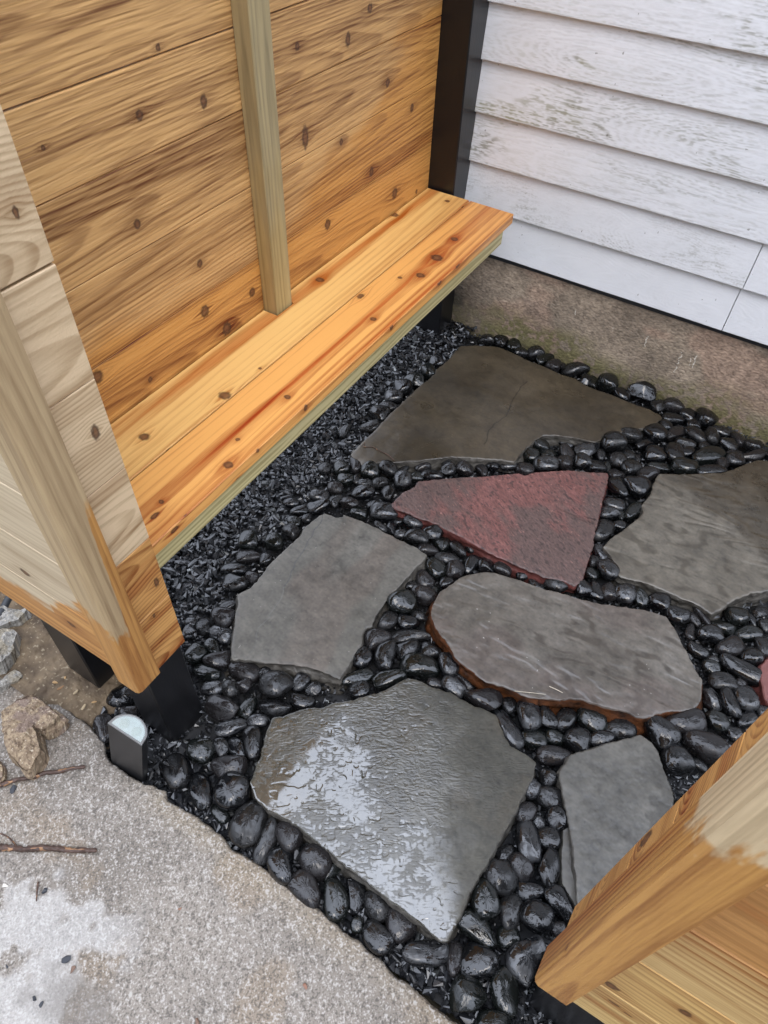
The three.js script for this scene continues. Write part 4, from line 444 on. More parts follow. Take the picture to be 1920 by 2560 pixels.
function stoneGeos(poly, yTop, ctr, box, hf, bottom = -0.012, s = 0, over = 0.004) {
  const O = outline(poly, 0.005, 0.0027, s), N = O.length, M = 34, pos = [], uv = [], idx = [];
  const put = (x, y, z) => { pos.push(x, y, z); uv.push((x - box[0]) / (box[1] - box[0]), (z - box[2]) / (box[3] - box[2])); };
  for (let j = 0; j <= M + 1; j++) for (let i = 0; i < N; i++) {
    const dx = O[i][0] - ctr[0], dz = O[i][1] - ctr[1], L = Math.hypot(dx, dz), bev = 0.002 * (0.5 + vn(i * 0.21, s + 2));
    const t = j > M ? 1 : Math.min(j / M, 1 - bev / L), x = ctr[0] + dx * t, z = ctr[1] + dz * t;
    put(x, yTop + hf(x, z) - (j > M ? 0.0012 + 0.002 * vn(i * 0.17, s) : 0), z);
    if (j <= M) { const a = j * N + i, b = j * N + (i + 1) % N; idx.push(a, b, a + N, b, b + N, a + N); }
  }
  const top = new THREE.BufferGeometry(); top.setAttribute('position', new THREE.Float32BufferAttribute(pos, 3)); top.setAttribute('uv', new THREE.Float32BufferAttribute(uv, 2)); top.setIndex(idx); top.computeVertexNormals();
  const p2 = [], u2 = [], i2 = [], R = 9;
  for (let j = 0; j <= R; j++) for (let i = 0; i < N; i++) {
    const a = O[(i + N - 2) % N], b = O[(i + 2) % N], tx = b[0] - a[0], tz = b[1] - a[1], l = Math.hypot(tx, tz) || 1, cx = O[i][0] - ctr[0], cz = O[i][1] - ctr[1];
    let nx = tz / l, nz = -tx / l; if (nx * cx + nz * cz < 0) { nx = -nx; nz = -nz; }
    const ytop = yTop + hf(O[i][0], O[i][1]) - (0.0012 + 0.002 * vn(i * 0.17, s)), off = j === 0 ? 0 : (fbm(i * 0.08 + s, j * 1.1, 3) - 0.5) * 0.012 + over * (vn(i * 0.03 + s, j * 0.5) - 0.3) * j / R * 2;
    p2.push(O[i][0] + nx * off, mix(ytop, bottom, j / R), O[i][1] + nz * off); u2.push(i * 0.005 / 0.3, j / R * 0.2);
    if (j < R) { const k = j * N + i, m = j * N + (i + 1) % N; i2.push(k, m, k + N, m, m + N, k + N); }
  }
  const side = new THREE.BufferGeometry(); side.setAttribute('position', new THREE.Float32BufferAttribute(p2, 3)); side.setAttribute('uv', new THREE.Float32BufferAttribute(u2, 2)); side.setIndex(i2); side.computeVertexNormals();
  return [top, side];
}
// coarse relief as geometry, thin shelly layers in the bump map
const terr = (n, k) => { const t = n * k, i = Math.floor(t), f = t - i; return (i + sm(0.5, 1, f)) / k; };
const foot = (n, k) => { const t = n * k, f = t - Math.floor(t); return sm(0.08, 0.3, f) * sm(0.62, 0.42, f); };
const dir = (x, z, a) => [x * Math.cos(a) + z * Math.sin(a), -x * Math.sin(a) + z * Math.cos(a)];
const WARM = [0.84, 0.79, 0.71];
const MOT = (x, z, f) => 0.5 + 0.5 * f + 0.26 * vn(x * 230, z * 230) + 0.24 * (vn(x * 70 + z * 40, z * 190 - x * 30) - 0.5) + 0.3 * (fbm(x * 24 + 3, z * 24, 3) - 0.5) - (vn(x * 120 + 4, z * 120) > 0.9 ? 0.16 : 0);
const SDEF = {
  top: { y: 0.045, c: [0.496, 0.165], px: 0.0014, label: 'largest flagstone, dark olive brown and wet, against the foundation wall', wet: 0.5,
    fn(x, z) { const n = fbm(x * 6, z * 6, 4), f = fbm(x * 40, z * 40, 3), t = terr(fbm(x * 3.1 + 5, z * 4.5, 3), 7), g = fbm(x * 3 + 8, z * 9, 3); let c = mix3([0.04, 0.032, 0.021], [0.082, 0.067, 0.046], clamp(n * 1.5 - 0.3 + (g - 0.5) * 0.5)); c = c.map((v, i) => v * MOT(x, z, f) * WARM[i]);
      const crack = Math.abs(x - 0.455 - 0.03 * (z - 0.1) - (fbm(z * 14, 1.5, 3) - 0.5) * 0.05); if (crack < 0.0016 && z > 0.02 && z < 0.36) c = c.map(v => v * 0.35); return { c, r: 0.2 + 0.32 * fbm(x * 13, z * 13, 3), b: 0.35 + 0.5 * (t - 0.5) + 0.12 * (f - 0.5) }; } },
  red: { y: 0.05, c: [0.75, 0.48], px: 0.0013, label: 'brick-red triangular flagstone among the black pebbles', wet: 0.25,
    fn(x, z) { const [a, b] = dir(x, z, 0.55), n = fbm(a * 16, b * 34, 4), f = fbm(a * 60, b * 160, 3), m = fbm(x * 5 + 3, z * 5, 3), p = vn(a * 110, b * 260); let c = mix3([0.10, 0.039, 0.033], [0.19, 0.079, 0.068], clamp(f * 1.3 - 0.15)); c = mix3(c, [0.078, 0.054, 0.046], 0.8 * sm(0.42, 0.62, m * 0.6 + n * 0.4)); if (p > 0.78) c = mix3(c, [0.032, 0.019, 0.018], 0.7); c = c.map(q => q * (0.7 + 0.6 * vn(a * 200, b * 420))); if (p < 0.06) c = mix3(c, [0.36, 0.17, 0.14], 0.6); return { c, r: 0.38 + 0.25 * n, b: 0.5 + 0.5 * (f - 0.5) + 0.3 * (n - 0.5) }; } },
  right: { y: 0.045, c: [1.158, 0.276], px: 0.0014, label: 'grey flagstone with shelly ripples and a darker soaked corner, right of the red stone', wet: 0.5,
    fn(x, z) { const [a, b] = dir(x, z, -0.15), n = fbm(x * 7, z * 7, 4), f = fbm(x * 45, z * 45, 3), rip = terr(fbm(a * 4 + 1, b * 12, 3), 6); const dk = sm(-0.02, 0.03, (x - 1.02) * 0.55 - (z - 0.19) + (fbm(x * 14, z * 14, 4) - 0.5) * 0.16); let c = mix3([0.105, 0.096, 0.08], [0.165, 0.155, 0.135], clamp(n * 1.4 - 0.2)); c = mix3(c, mix3([0.05, 0.042, 0.03], [0.085, 0.073, 0.055], n), dk); const pt = foot(fbm(a * 4 + 1, b * 12, 3), 6) * sm(0.35, 0.6, fbm(x * 30, z * 30, 3)); c = mix3(c, [0.048, 0.04, 0.028], 0.65 * pt); c = c.map((v, i) => v * MOT(x, z, f) * WARM[i]); return { c, r: mix(0.28, 0.2, dk) + 0.18 * f, b: 0.4 + 0.7 * (rip - 0.5) + 0.08 * (f - 0.5) }; } },
  mid: { y: 0.045, c: [0.356, 0.925], px: 0.0013, label: 'smooth mid-grey flagstone beside the gravel in front of the bench', wet: 0.3,
    fn(x, z) { const n = fbm(x * 6 + 2, z * 6, 4), f = fbm(x * 50, z * 50, 3), g = fbm(x * 9, z * 3 + 9, 3); let c = mix3([0.10, 0.098, 0.088], [0.16, 0.157, 0.147], clamp(n * 1.5 - 0.3)); c = mix3(c, [0.13, 0.105, 0.09], 0.5 * sm(0.5, 0.66, g)); c = c.map((v, i) => v * MOT(x, z, f) * WARM[i]); const ck = Math.abs((x - 0.245) - 0.25 * (z - 0.9) - (fbm(z * 16, 4.1, 3) - 0.5) * 0.04); if (ck < 0.0014 && z < 1.08) c = c.map(v => v * 0.5); if (vn(x * 150, z * 150) > 0.985) c = mix3(c, [0.4, 0.38, 0.35], 0.5); return { c, r: 0.42 + 0.2 * f, b: 0.5 + 0.25 * (f - 0.5) + (x - 0.245 < 0.25 * (z - 0.9) + (fbm(z * 16, 4.1, 3) - 0.5) * 0.04 ? -0.22 : 0) }; } },
  oval: { y: 0.062, c: [1.0, 0.84], px: 0.0013, label: 'thick rounded grey flagstone with a rusty brown edge and rippled face', wet: 0.4, edge: [0.12, 0.045, 0.016],
    fn(x, z) { const [a, b] = dir(x, z, -0.1), n = fbm(x * 8, z * 8, 4), f = fbm(x * 50, z * 50, 3), rip = terr(fbm(a * 4 + 3, b * 12 + 1, 4), 6), pt = foot(fbm(a * 4 + 3, b * 12 + 1, 4), 6) * sm(0.35, 0.6, fbm(x * 30, z * 30, 3)); let c = mix3([0.11, 0.10, 0.088], [0.165, 0.155, 0.142], clamp(n * 1.4 - 0.2)); c = mix3(c, [0.05, 0.04, 0.03], 0.75 * pt * sm(0.66, 0.9, x)); c = mix3(c, [0.135, 0.105, 0.098], 0.4 * sm(0.5, 0.65, fbm(x * 6 + 12, z * 6, 3))); c = c.map((v, i) => v * MOT(x, z, f) * WARM[i]); if (vn(x * 130, z * 130) > 0.975 && fbm(x * 12, z * 12, 2) > 0.52) c = mix3(c, [0.5, 0.48, 0.44], 0.7); return { c, r: 0.27 + 0.22 * f, b: 0.4 + 0.75 * (rip - 0.5) + 0.08 * (f - 0.5) }; } },
  front: { y: 0.06, c: [0.792, 1.389], px: 0.0009, label: 'broad pitted flagstone with a wet sheen mirroring the sky, beside the concrete slab', wet: 1,
    fn(x, z) {
      const n = fbm(x * 6 + 5, z * 6, 4), f = fbm(x * 60, z * 60, 3), [a, b] = dir(x, z, -0.56), wx = a + 0.006 * (vn(x * 60, z * 60) - 0.5), wb = b + 0.01 * (fbm(x * 40 + 3, z * 40, 2) - 0.5);
      const wr = 1 - Math.abs(2 * vn(wx * 92, wb * 205) - 1), wr2 = 1 - Math.abs(2 * vn(wx * 170 + 7, wb * 360) - 1), pit = sm(0.72, 0.84, vn(wx * 70 + 3, wb * 110)) * sm(0.3, 0.5, vn(wx * 14, wb * 14 + 6)), vary = 0.62 + 0.75 * sm(0.3, 0.7, fbm(x * 15 + 5, z * 15, 3));
      const low = sm(0.0, 0.17, (z - 1.27) + (0.74 - x) * 0.34 + (fbm(x * 8, z * 8, 2) - 0.5) * 0.16), dry = sm(0.0, 0.15, (x - 0.72) * 0.85 - (z - 1.235) * 0.62 + (fbm(x * 13 + 2, z * 13, 4) - 0.5) * 0.24);
      const h = 0.3 + (0.3 * wr + 0.22 * wr2) * vary * mix(1, 0.5, dry) * mix(1, 0.7, low) + 0.1 * f, lvl = mix(0.45, 0.565, low), film = sm(0.04, -0.04, h - lvl) * (1 - dry);
      let c = mix3([0.055, 0.054, 0.045], [0.098, 0.096, 0.083], clamp(n * 1.5 - 0.25)); c = mix3(c, [0.075, 0.064, 0.045], 0.4 * sm(0.5, 0.65, fbm(x * 10, z * 10 + 6, 3))); c = c.map((v, i) => v * MOT(x, z, f) * WARM[i]);
      const ck = Math.abs(z - 1.385 - 0.12 * (x - 0.78) - (fbm(x * 22, 8.4, 3) - 0.5) * 0.08); if (ck < 0.0012 && x > 0.72 && x < 0.84) c = c.map(v => v * 0.4);
      return { c, r: mix(mix(0.32, 0.5, dry), 0.06, film), b: mix(Math.max(h, lvl), h, dry) - 0.3 * pit * (1 - 0.6 * dry), s: mix(0.5, 0.2, dry) + 0.36 * film };
    } },
  narrow: { y: 0.05, c: [1.154, 1.151], px: 0.0013, label: 'narrow grey flagstone with a split lower layer, half behind the oiled corner trim', wet: 0.4,
    fn(x, z) { const n = fbm(x * 9 + 2, z * 9, 4), f = fbm(x * 55, z * 55, 3); let c = mix3([0.085, 0.083, 0.075], [0.15, 0.148, 0.138], clamp(n * 1.5 - 0.25)); c = mix3(c, [0.05, 0.047, 0.04], 0.7 * sm(0.5, 0.66, fbm(x * 26 + 9, z * 26, 4)) * sm(1.12, 1.2, x)); c = c.map((v, i) => v * MOT(x, z, f) * WARM[i]); return { c, r: 0.36 + 0.22 * f, b: 0.5 + 0.55 * (f - 0.5) }; } },
  sliver: { y: 0.045, c: [1.39, 0.68], px: 0.002, label: 'dark red flagstone mostly out of view beside the big twisted pebble', wet: 0.3,
    fn(x, z) { const f = fbm(x * 50, z * 50, 3); return { c: mix3([0.12, 0.04, 0.034], [0.2, 0.075, 0.065], f), r: 0.45, b: 0.5 + 0.5 * (f - 0.5) }; } },
};
const edgeBump = greyTex(512, 256, (u, v) => 0.5 + 0.5 * (fbm(u * 30, v * 44, 4) - 0.5) + 0.4 * (vn(u * 5, v * 30) - 0.5));
const edgeTex = colorTex(512, 256, (u, v) => { const f = fbm(u * 24, v * 40, 4); return mix3([0.035, 0.031, 0.026], [0.125, 0.115, 0.098], clamp(f * 1.5 - 0.25)); });
const rustTex = colorTex(512, 256, (u, v) => { const f = fbm(u * 18, v * 26, 4); return mix3([0.022, 0.010, 0.005], [0.15, 0.052, 0.018], clamp(f * 1.6 - 0.3)); });
const redTex = colorTex(256, 128, (u, v) => { const f = fbm(u * 18, v * 26, 4); return mix3([0.05, 0.015, 0.012], [0.2, 0.065, 0.055], f); });
for (const [key, d] of Object.entries(SDEF)) {
  const m = stoneMaps(key, d.px, d.fn), amp = { oval: 0.012, front: 0.006, top: 0.007, right: 0.008 }[key] ?? 0.004;
  const hf = (x, z) => amp * (fbm(x * 5 + 3, z * 5, 3) - 0.5) - (key === 'oval' ? 0.014 * sm(1.08, 1.24, x) : 0) - (key === 'front' ? 0.006 * sm(0.6, 0.47, x) : 0);
  const [top, side] = stoneGeos(STONES[key], d.y, d.c, m.box, hf, -0.012, key.length * 7.7, { oval: 0.022, mid: 0.02, top: 0.012 }[key] ?? 0.008);
  const mt = new THREE.MeshPhysicalMaterial({ map: m.map, roughnessMap: m.roughnessMap, ...(key === 'front' ? { specularIntensityMap: m.specularIntensityMap } : {}), roughness: 1, bumpMap: m.bumpMap, bumpScale: { front: 0.0017, oval: 0.015, right: 0.014, top: 0.010 }[key] ?? 0.004, ior: key === 'front' ? 2.25 : 1.5 + 0.25 * d.wet });
  const es = new THREE.MeshPhysicalMaterial({ map: key === 'oval' ? rustTex : key === 'red' || key === 'sliver' ? redTex : edgeTex, bumpMap: edgeBump, bumpScale: 0.005, roughness: 0.4 });
  const t = thing('flagstone', d.label, 'flagstone', 'flagstones set among the black pebbles');
  part('top_face', top, mt, t); part('broken_edge', side, es, t, key === 'oval' ? 'rusty brown broken edge' : undefined);
  if (key === 'narrow') { const [lt, ls] = stoneGeos(STONES.ledge, 0.034, [1.117, 1.3], m.box, () => 0, -0.012, 3.3, 0.004); part('lower_layer', mergeGeometries([lt, ls]), mt, t, 'thin lower layer split off along the side'); }
}

// ---------------------------------------------------------------- black river pebbles
const inside = (p, x, z) => { let c = false; for (let i = 0, j = p.length - 1; i < p.length; j = i++) if ((p[i][1] > z) !== (p[j][1] > z) && x < (p[j][0] - p[i][0]) * (z - p[i][1]) / (p[j][1] - p[i][1]) + p[i][0]) c = !c; return c; };
const distTo = (p, x, z) => { let d = 9; for (let i = 0, j = p.length - 1; i < p.length; j = i++) { const ax = p[j][0], az = p[j][1], bx = p[i][0] - ax, bz = p[i][1] - az, t = clamp(((x - ax) * bx + (z - az) * bz) / (bx * bx + bz * bz)); d = Math.min(d, Math.hypot(x - ax - bx * t, z - az - bz * t)); } return d; };
function pebbleGeo(s, angular) {
  let g = new THREE.IcosahedronGeometry(1, 9); g.deleteAttribute('normal'); const uvs = g.attributes.uv; g = mergeVertices(g, 1e-4);
  const P = g.attributes.position, dirs = []; if (angular) for (let k = 0; k < 9; k++) { const v = new THREE.Vector3(rr(-1, 1), rr(-0.7, 1), rr(-1, 1)).normalize(); dirs.push([v, rr(0.68, 0.9)]); }
  const a = new THREE.Vector3(), e = rr(2.1, 2.7), bend = rr(-0.26, 0.26), taper = rr(-0.34, 0.34);
  for (let i = 0; i < P.count; i++) {
    a.fromBufferAttribute(P, i).normalize();
    const wild = angular ? 1 : 0.75 + 0.6 * ((s * 0.37) % 1);
    let r = 1 / Math.pow(Math.abs(a.x) ** e + Math.abs(a.y) ** e + Math.abs(a.z) ** e, 1 / e);
    r *= 1 + 0.36 * wild * (vn3(a.x * 1.3 + s, a.y * 1.3 + s * 2, a.z * 1.3) - 0.5) + 0.08 * (vn3(a.x * 3.4 + s, a.y * 3.4, a.z * 3.4 + s) - 0.5) + 0.02 * (vn3(a.x * 9 + s, a.y * 9, a.z * 9) - 0.5);
    for (const [v, d] of dirs) { const q = a.dot(v) * r; if (q > d) r *= mix(1, d / q, 0.8); }
    a.multiplyScalar(r); a.z *= 1 + taper * a.x; a.y *= 1 - 0.5 * taper * a.x; a.z += bend * (a.x * a.x - 0.3);
    P.setXYZ(i, a.x, a.y, a.z);
  }
  g.computeVertexNormals(); return g;
}
const pebbleGeos = []; for (let i = 0; i < 22; i++) pebbleGeos.push(pebbleGeo(i * 4.7 + 1, i > 15));
const pitBump = greyTex(512, 512, (u, v) => { const p = vn(u * 46, v * 23), q = vn(u * 18 + 5, v * 9); return 0.62 + 0.2 * (fbm(u * 24, v * 12, 3) - 0.5) - 0.4 * sm(0.72, 0.86, p) * sm(0.4, 0.7, q); });
const pebRough = [0, 1, 2].map(k => greyTex(256, 256, (u, v) => clamp([0.05, 0.09, 0.14][k] + [0.25, 0.4, 0.5][k] * sm(0.5, 0.75, fbm(u * 9 + k * 7, v * 5, 4)))));
const pebCol = [[0.004, 0.0042, 0.0048], [0.006, 0.006, 0.0063], [0.009, 0.0087, 0.0087], [0.006, 0.007, 0.0063], [0.014, 0.0125, 0.0125], [0.005, 0.0053, 0.0062]];
const pebMats = pebCol.map((c, i) => new THREE.MeshPhysicalMaterial({ color: new THREE.Color().setRGB(...c), ior: [1.6, 1.56, 1.52, 1.58, 1.48, 1.75][i], roughness: 1, roughnessMap: pebRough[i % 3], bumpMap: pitBump, bumpScale: 0.0026 }));
const NEAR = { top: 'the largest olive-brown flagstone', red: 'the brick-red flagstone', right: 'the flagstone with a darker soaked corner', mid: 'the smooth grey flagstone in front of the bench', oval: 'the rusty-edged oval flagstone', front: 'the pitted wet flagstone', narrow: 'the narrow split flagstone', sliver: 'the dark red flagstone' };
PEBBLES.slice(0, 300).forEach(([x, z, a, b, turn], i) => {
  const L = Math.max(a, b), W = Math.min(a, b), mi = (i * 7 + (i >> 3)) % 6, gi = i % 5 ? i % 16 : 16 + (i / 5 | 0) % 6;
  const size = L > 0.036 ? 'large ' : L < 0.019 ? 'small ' : '', form = gi > 15 ? 'angular' : L / W > 1.75 ? 'elongated' : L / W < 1.18 ? 'rounded' : 'oval', look = ['glossy black', 'dark', 'satin black', 'greenish black', 'brownish black', 'mirror-bright black'][mi];
  let near = null, dm = 9; for (const k in NEAR) { const d = distTo(STONES[k], x, z); if (d < dm) { dm = d; near = k; } }
  const where = z < -0.06 ? 'lying against the foundation' : z > 1.545 ? 'along the edge of the concrete slab' : x < 0.2 && z < 1.3 ? 'at the edge of the gravel under the bench' : `beside ${NEAR[near]}`;
  const H = W * rr(0.74, 0.95), m = new THREE.Mesh(pebbleGeos[gi], pebMats[mi]);
  m.name = numbered('river_pebble'); m.castShadow = m.receiveShadow = true;
  m.scale.set(L * 1.1, H, W * 1.12); m.position.set(x, H * 0.93 + 0.006 + rr(0, 0.008) + (dm < W * 0.7 ? 0.004 : 0), z);
  m.rotation.set(rr(-0.22, 0.22), a >= b ? turn : turn + Math.PI / 2, rr(-0.18, 0.18), 'YXZ');
  if (rnd() < 0.5) m.rotation.y += Math.PI;
  scene.add(m); tag(m, `${size}${form} ${look} river pebble ${where}`, 'pebble', 'black river pebbles filling the gaps');
});

// ---------------------------------------------------------------- crushed black gravel
{
  const chipGeo = (s) => { const pts = []; for (let k = 0; k < 9; k++) { const v = new THREE.Vector3(rr(-1, 1), rr(-0.55, 0.55), rr(-0.8, 0.8)); v.normalize().multiply(new THREE.Vector3(1, 0.5, 0.75)).multiplyScalar(rr(0.75, 1.1)); pts.push(v); } return new ConvexGeometry(pts); };
  const bound = [[0.13, -0.17], [0.125, 0.126], [0.175, 0.446], [0.155, 0.626], [0.14, 0.811], [0.12, 0.969], [0.13, 1.101], [0.18, 1.23], [0.2, 1.45]];
  const bx = (z) => { for (let i = 0; i < bound.length - 1; i++) if (z <= bound[i + 1][1]) return mix(bound[i][0], bound[i + 1][0], clamp((z - bound[i][1]) / (bound[i + 1][1] - bound[i][1]))); return 0.2; };
  const grid = {}; for (const p of PEBBLES) { const k = `${Math.floor(p[0] / 0.1)},${Math.floor(p[1] / 0.1)}`; (grid[k] ??= []).push(p); }
  const stones = Object.values(STONES), spots = [];
  const blocked = (x, z) => stones.some(p => inside(p, x, z) && distTo(p, x, z) > 0.012);
  for (let i = 0; i < 140000 && spots.length < 35000; i++) {
    const x = rr(-0.1, 1.99), z = rr(-0.168, 1.6), g = bx(z), inG = x < g + rr(-0.03, 0.06) || (z > 1.5 && x > 0.32);
    if (z > 1.42 && x < 0.17 && !(x > 0.13 && rnd() < 0.5)) continue;
    if (!inG && rnd() < 0.38) continue;
    if (blocked(x, z)) continue;
    spots.push([x, z, inG]);
  }
  const holder = new THREE.Group(); holder.name = 'black_gravel'; scene.add(holder); tag(holder, 'crushed black angular gravel under the bench and between the pebbles', 'gravel', null, 'stuff');
  const M4 = new THREE.Matrix4(), Q = new THREE.Quaternion(), Eu = new THREE.Euler(), V = new THREE.Vector3(), S = new THREE.Vector3(), col = new THREE.Color();
  for (let v = 0; v < 4; v++) {
    const mine = spots.filter((_, i) => i % 4 === v), im = new THREE.InstancedMesh(chipGeo(v), new THREE.MeshPhysicalMaterial({ color: 0xffffff, roughness: 0.3, ior: 1.7 }), mine.length);
    mine.forEach(([x, z, inG], i) => {
      const r = inG ? rr(0.0065, 0.0155) * (rnd() < 0.06 ? 1.4 : 1) : rr(0.004, 0.0095), y = inG ? rr(-0.004, 0.014) + 0.02 * sm(0.0, -0.12, z) * (x < 0.3 ? 1 : 0) : rr(-0.004, 0.012);
      Eu.set(rr(-0.7, 0.7), rr(0, 6.3), rr(-0.7, 0.7)); Q.setFromEuler(Eu);
      M4.compose(V.set(x, y, z), Q, S.set(r * rr(0.8, 1.3), r * rr(0.7, 1.2), r * rr(0.8, 1.2))); im.setMatrixAt(i, M4);
      const t = rnd(), b = t > 0.994 ? 0.3 : t > 0.96 ? 0.07 : rr(0.006, 0.02); im.setColorAt(i, col.setRGB(b * 0.96, b, b * (b > 0.06 ? 0.97 : 1.12)));
    });
    im.name = 'chip'; im.castShadow = im.receiveShadow = true; im.userData.kind = 'stuff'; holder.add(im);
  }
}

// ---------------------------------------------------------------- rocks, hose and litter by the slab
function rockGeo(poly, y0, y1, s, layers = 5, tilt = [0, 0]) {
  const O = outline(poly, 0.011, 0.005, s), N = O.length, cx = O.reduce((a, p) => a + p[0], 0) / N, cz = O.reduce((a, p) => a + p[1], 0) / N, pos = [], uv = [], idx = [], rows = [];
  for (let k = 0; k <= layers; k++) { const o = 1 - 0.1 * k / layers + 0.1 * (vn(k * 2.7, s) - 0.5); rows.push([o, k / layers * 0.86], [o - 0.03, (k + 0.7) / layers * 0.86]); }
  rows.push([0.8, 0.97], [0.55, 1], [0.3, 1.02], [0.0, 1.0]);
  rows.forEach(([t, h], k) => O.forEach((p, i) => {
    const q = t * (1 + 0.2 * (vn(i * 0.33 + s, (k >> 1) * 1.9) - 0.5)), x = cx + (p[0] - cx) * q, z = cz + (p[1] - cz) * q, up = h > 0.85;
    const y = mix(y0, y1, h) + (y1 - y0) * (up ? 0.42 : 0.1) * (fbm(x * 38 + s, z * 38, 3) - 0.5) + (up ? tilt[0] * (x - cx) + tilt[1] * (z - cz) : 0);
    pos.push(x, y, z); uv.push(x * 4 + h * 0.1, z * 4 + h * 0.12);
    if (k < rows.length - 1) { const a = k * N + i, b = k * N + (i + 1) % N; idx.push(a, b, a + N, b, b + N, a + N); }
  }));
  const g = new THREE.BufferGeometry(); g.setAttribute('position', new THREE.Float32BufferAttribute(pos, 3)); g.setAttribute('uv', new THREE.Float32BufferAttribute(uv, 2)); g.setIndex(idx);
  const f = g.toNonIndexed(); f.computeVertexNormals(); return f;
}
const rockTex = (a, b, c, s) => colorTex(512, 512, (u, v) => { const n = fbm(u * 9 + s, v * 9, 4), f = fbm(u * 50, v * 50 + s, 3), p = vn(u * 90 + s, v * 90); let q = mix3(a, b, clamp(f * 1.4 - 0.2)); q = mix3(q, c, 0.8 * sm(0.48, 0.62, n)); if (p > 0.88) q = mix3(q, [0.55, 0.48, 0.36], 0.7); if (p < 0.08) q = mix3(q, [0.05, 0.04, 0.03], 0.6); return q; });
const rockBump = greyTex(512, 512, (u, v) => fbm(u * 36, v * 36, 5));
const rockMats = [rockTex([0.13, 0.085, 0.055], [0.34, 0.26, 0.165], [0.17, 0.12, 0.095], 3), rockTex([0.15, 0.14, 0.125], [0.34, 0.325, 0.29], [0.2, 0.17, 0.12], 9)].map(map => new THREE.MeshStandardMaterial({ map, bumpMap: rockBump, bumpScale: 0.007, roughness: 0.8 }));
for (const [k, y0, y1, s, m, tl, label] of [
  ['r1', 0.03, 0.078, 1.3, 0, [0.1, 0.2], 'flat brown-topped broken rock lying on the slab, under its smaller neighbour'],
  ['r2', 0.03, 0.085, 5.1, 0, [-0.2, -0.1], 'craggy grey and tan broken rock leaning beside the flat brown rock'],
  ['r3', -0.02, 0.085, 8.8, 1, [0, 0], 'grey rock on the soil at the corner of the slab'],
  ['r4', -0.02, 0.075, 12.4, 1, [0, 0], 'flat grey rock beside the black hose'],
  ['r5', 0.03, 0.055, 15.9, 0, [0, 0], 'small brown rock touching the thick twig on the slab'],
  ['r6', 0.0, 0.05, 19.2, 1, [0, 0], 'low grey stone wedged at the end of the slab']])
  solo('rock', rockGeo(ROCKS[k], y0, y1, s, 5, tl), rockMats[m], label, 'rock', 'loose rocks by the slab');
solo('hose', tubeOf([[-0.13, 0.05, 1.6], ...TWIGS.hose, [-0.26, 0.05, 1.34]], 0.011, 0.011, 40, 14), new THREE.MeshPhysicalMaterial({ color: new THREE.Color().setRGB(0.012, 0.015, 0.018), roughness: 0.4 }), 'black plastic hose coming out of the soil beside the end panel', 'hose');
const barkTex = colorTex(256, 64, (u, v) => { const f = fbm(u * 22, v * 9, 4), n = fbm(u * 7 + 4, v * 3, 3); return n > 0.7 ? mix3([0.2, 0.1, 0.05], [0.34, 0.19, 0.09], f) : mix3([0.025, 0.015, 0.011], [0.11, 0.06, 0.042], f); });
const bark = new THREE.MeshStandardMaterial({ map: barkTex, roughness: 0.6, bumpMap: barkTex, bumpScale: 0.0012 });
const lift = (pts, d) => pts.map(p => [p[0], p[1] + d, p[2]]);
solo('twig', tubeOf(lift(TWIGS.t1, 0.0), 0.0046, 0.0034, 60, 9, 0.7), bark, 'dark twig with a reddish tip lying against the rocks on the slab', 'twig', 'twigs on the slab');
{ const t = thing('twig', 'thick dark twig with a side shoot lying on the open slab', 'twig', 'twigs on the slab');
  part('stem', tubeOf(lift(TWIGS.t2, 0.0), 0.0058, 0.0042, 70, 9, 0.8), bark, t); part('side_shoot', tubeOf([...TWIGS.t3.slice(0, 2), [0.237, 0.043, 1.811]], 0.0012, 0.0018, 24, 6, 0.4), bark, t); }
solo('twig', tubeOf(TWIGS.t4.map(p => [p[0], 0.0395, p[2]]), 0.0016, 0.0012, 20, 6, 0.4), bark, 'short thin reddish twig on the bare slab', 'twig', 'twigs on the slab');
solo('twig', tubeOf(lift(TWIGS.n3, 0.001), 0.001, 0.0018, 40, 6, 0.6), bark, 'thin crooked twig on the corner of the largest flagstone', 'twig');
const straw = new THREE.MeshStandardMaterial({ color: new THREE.Color().setRGB(0.62, 0.55, 0.42), roughness: 0.6 });
const OV = 0.0665;
solo('dry_needle', tubeOf(TWIGS.n1.map(p => [p[0], OV, p[2]]).flatMap((p, i, a) => i ? [p] : [p, [(p[0] + a[1][0]) / 2, OV + 0.001, (p[2] + a[1][2]) / 2]]), 0.0009, 0.0006, 12, 5), straw, 'short pale dry needle on the rusty-edged flagstone', 'needle', 'dry needles on the flagstone');
solo('dry_needle', tubeOf(TWIGS.n2.map(p => [p[0], OV, p[2]]), 0.0008, 0.0006, 16, 5), straw, 'long pale dry needle near the edge of the rusty-edged flagstone', 'needle', 'dry needles on the flagstone');
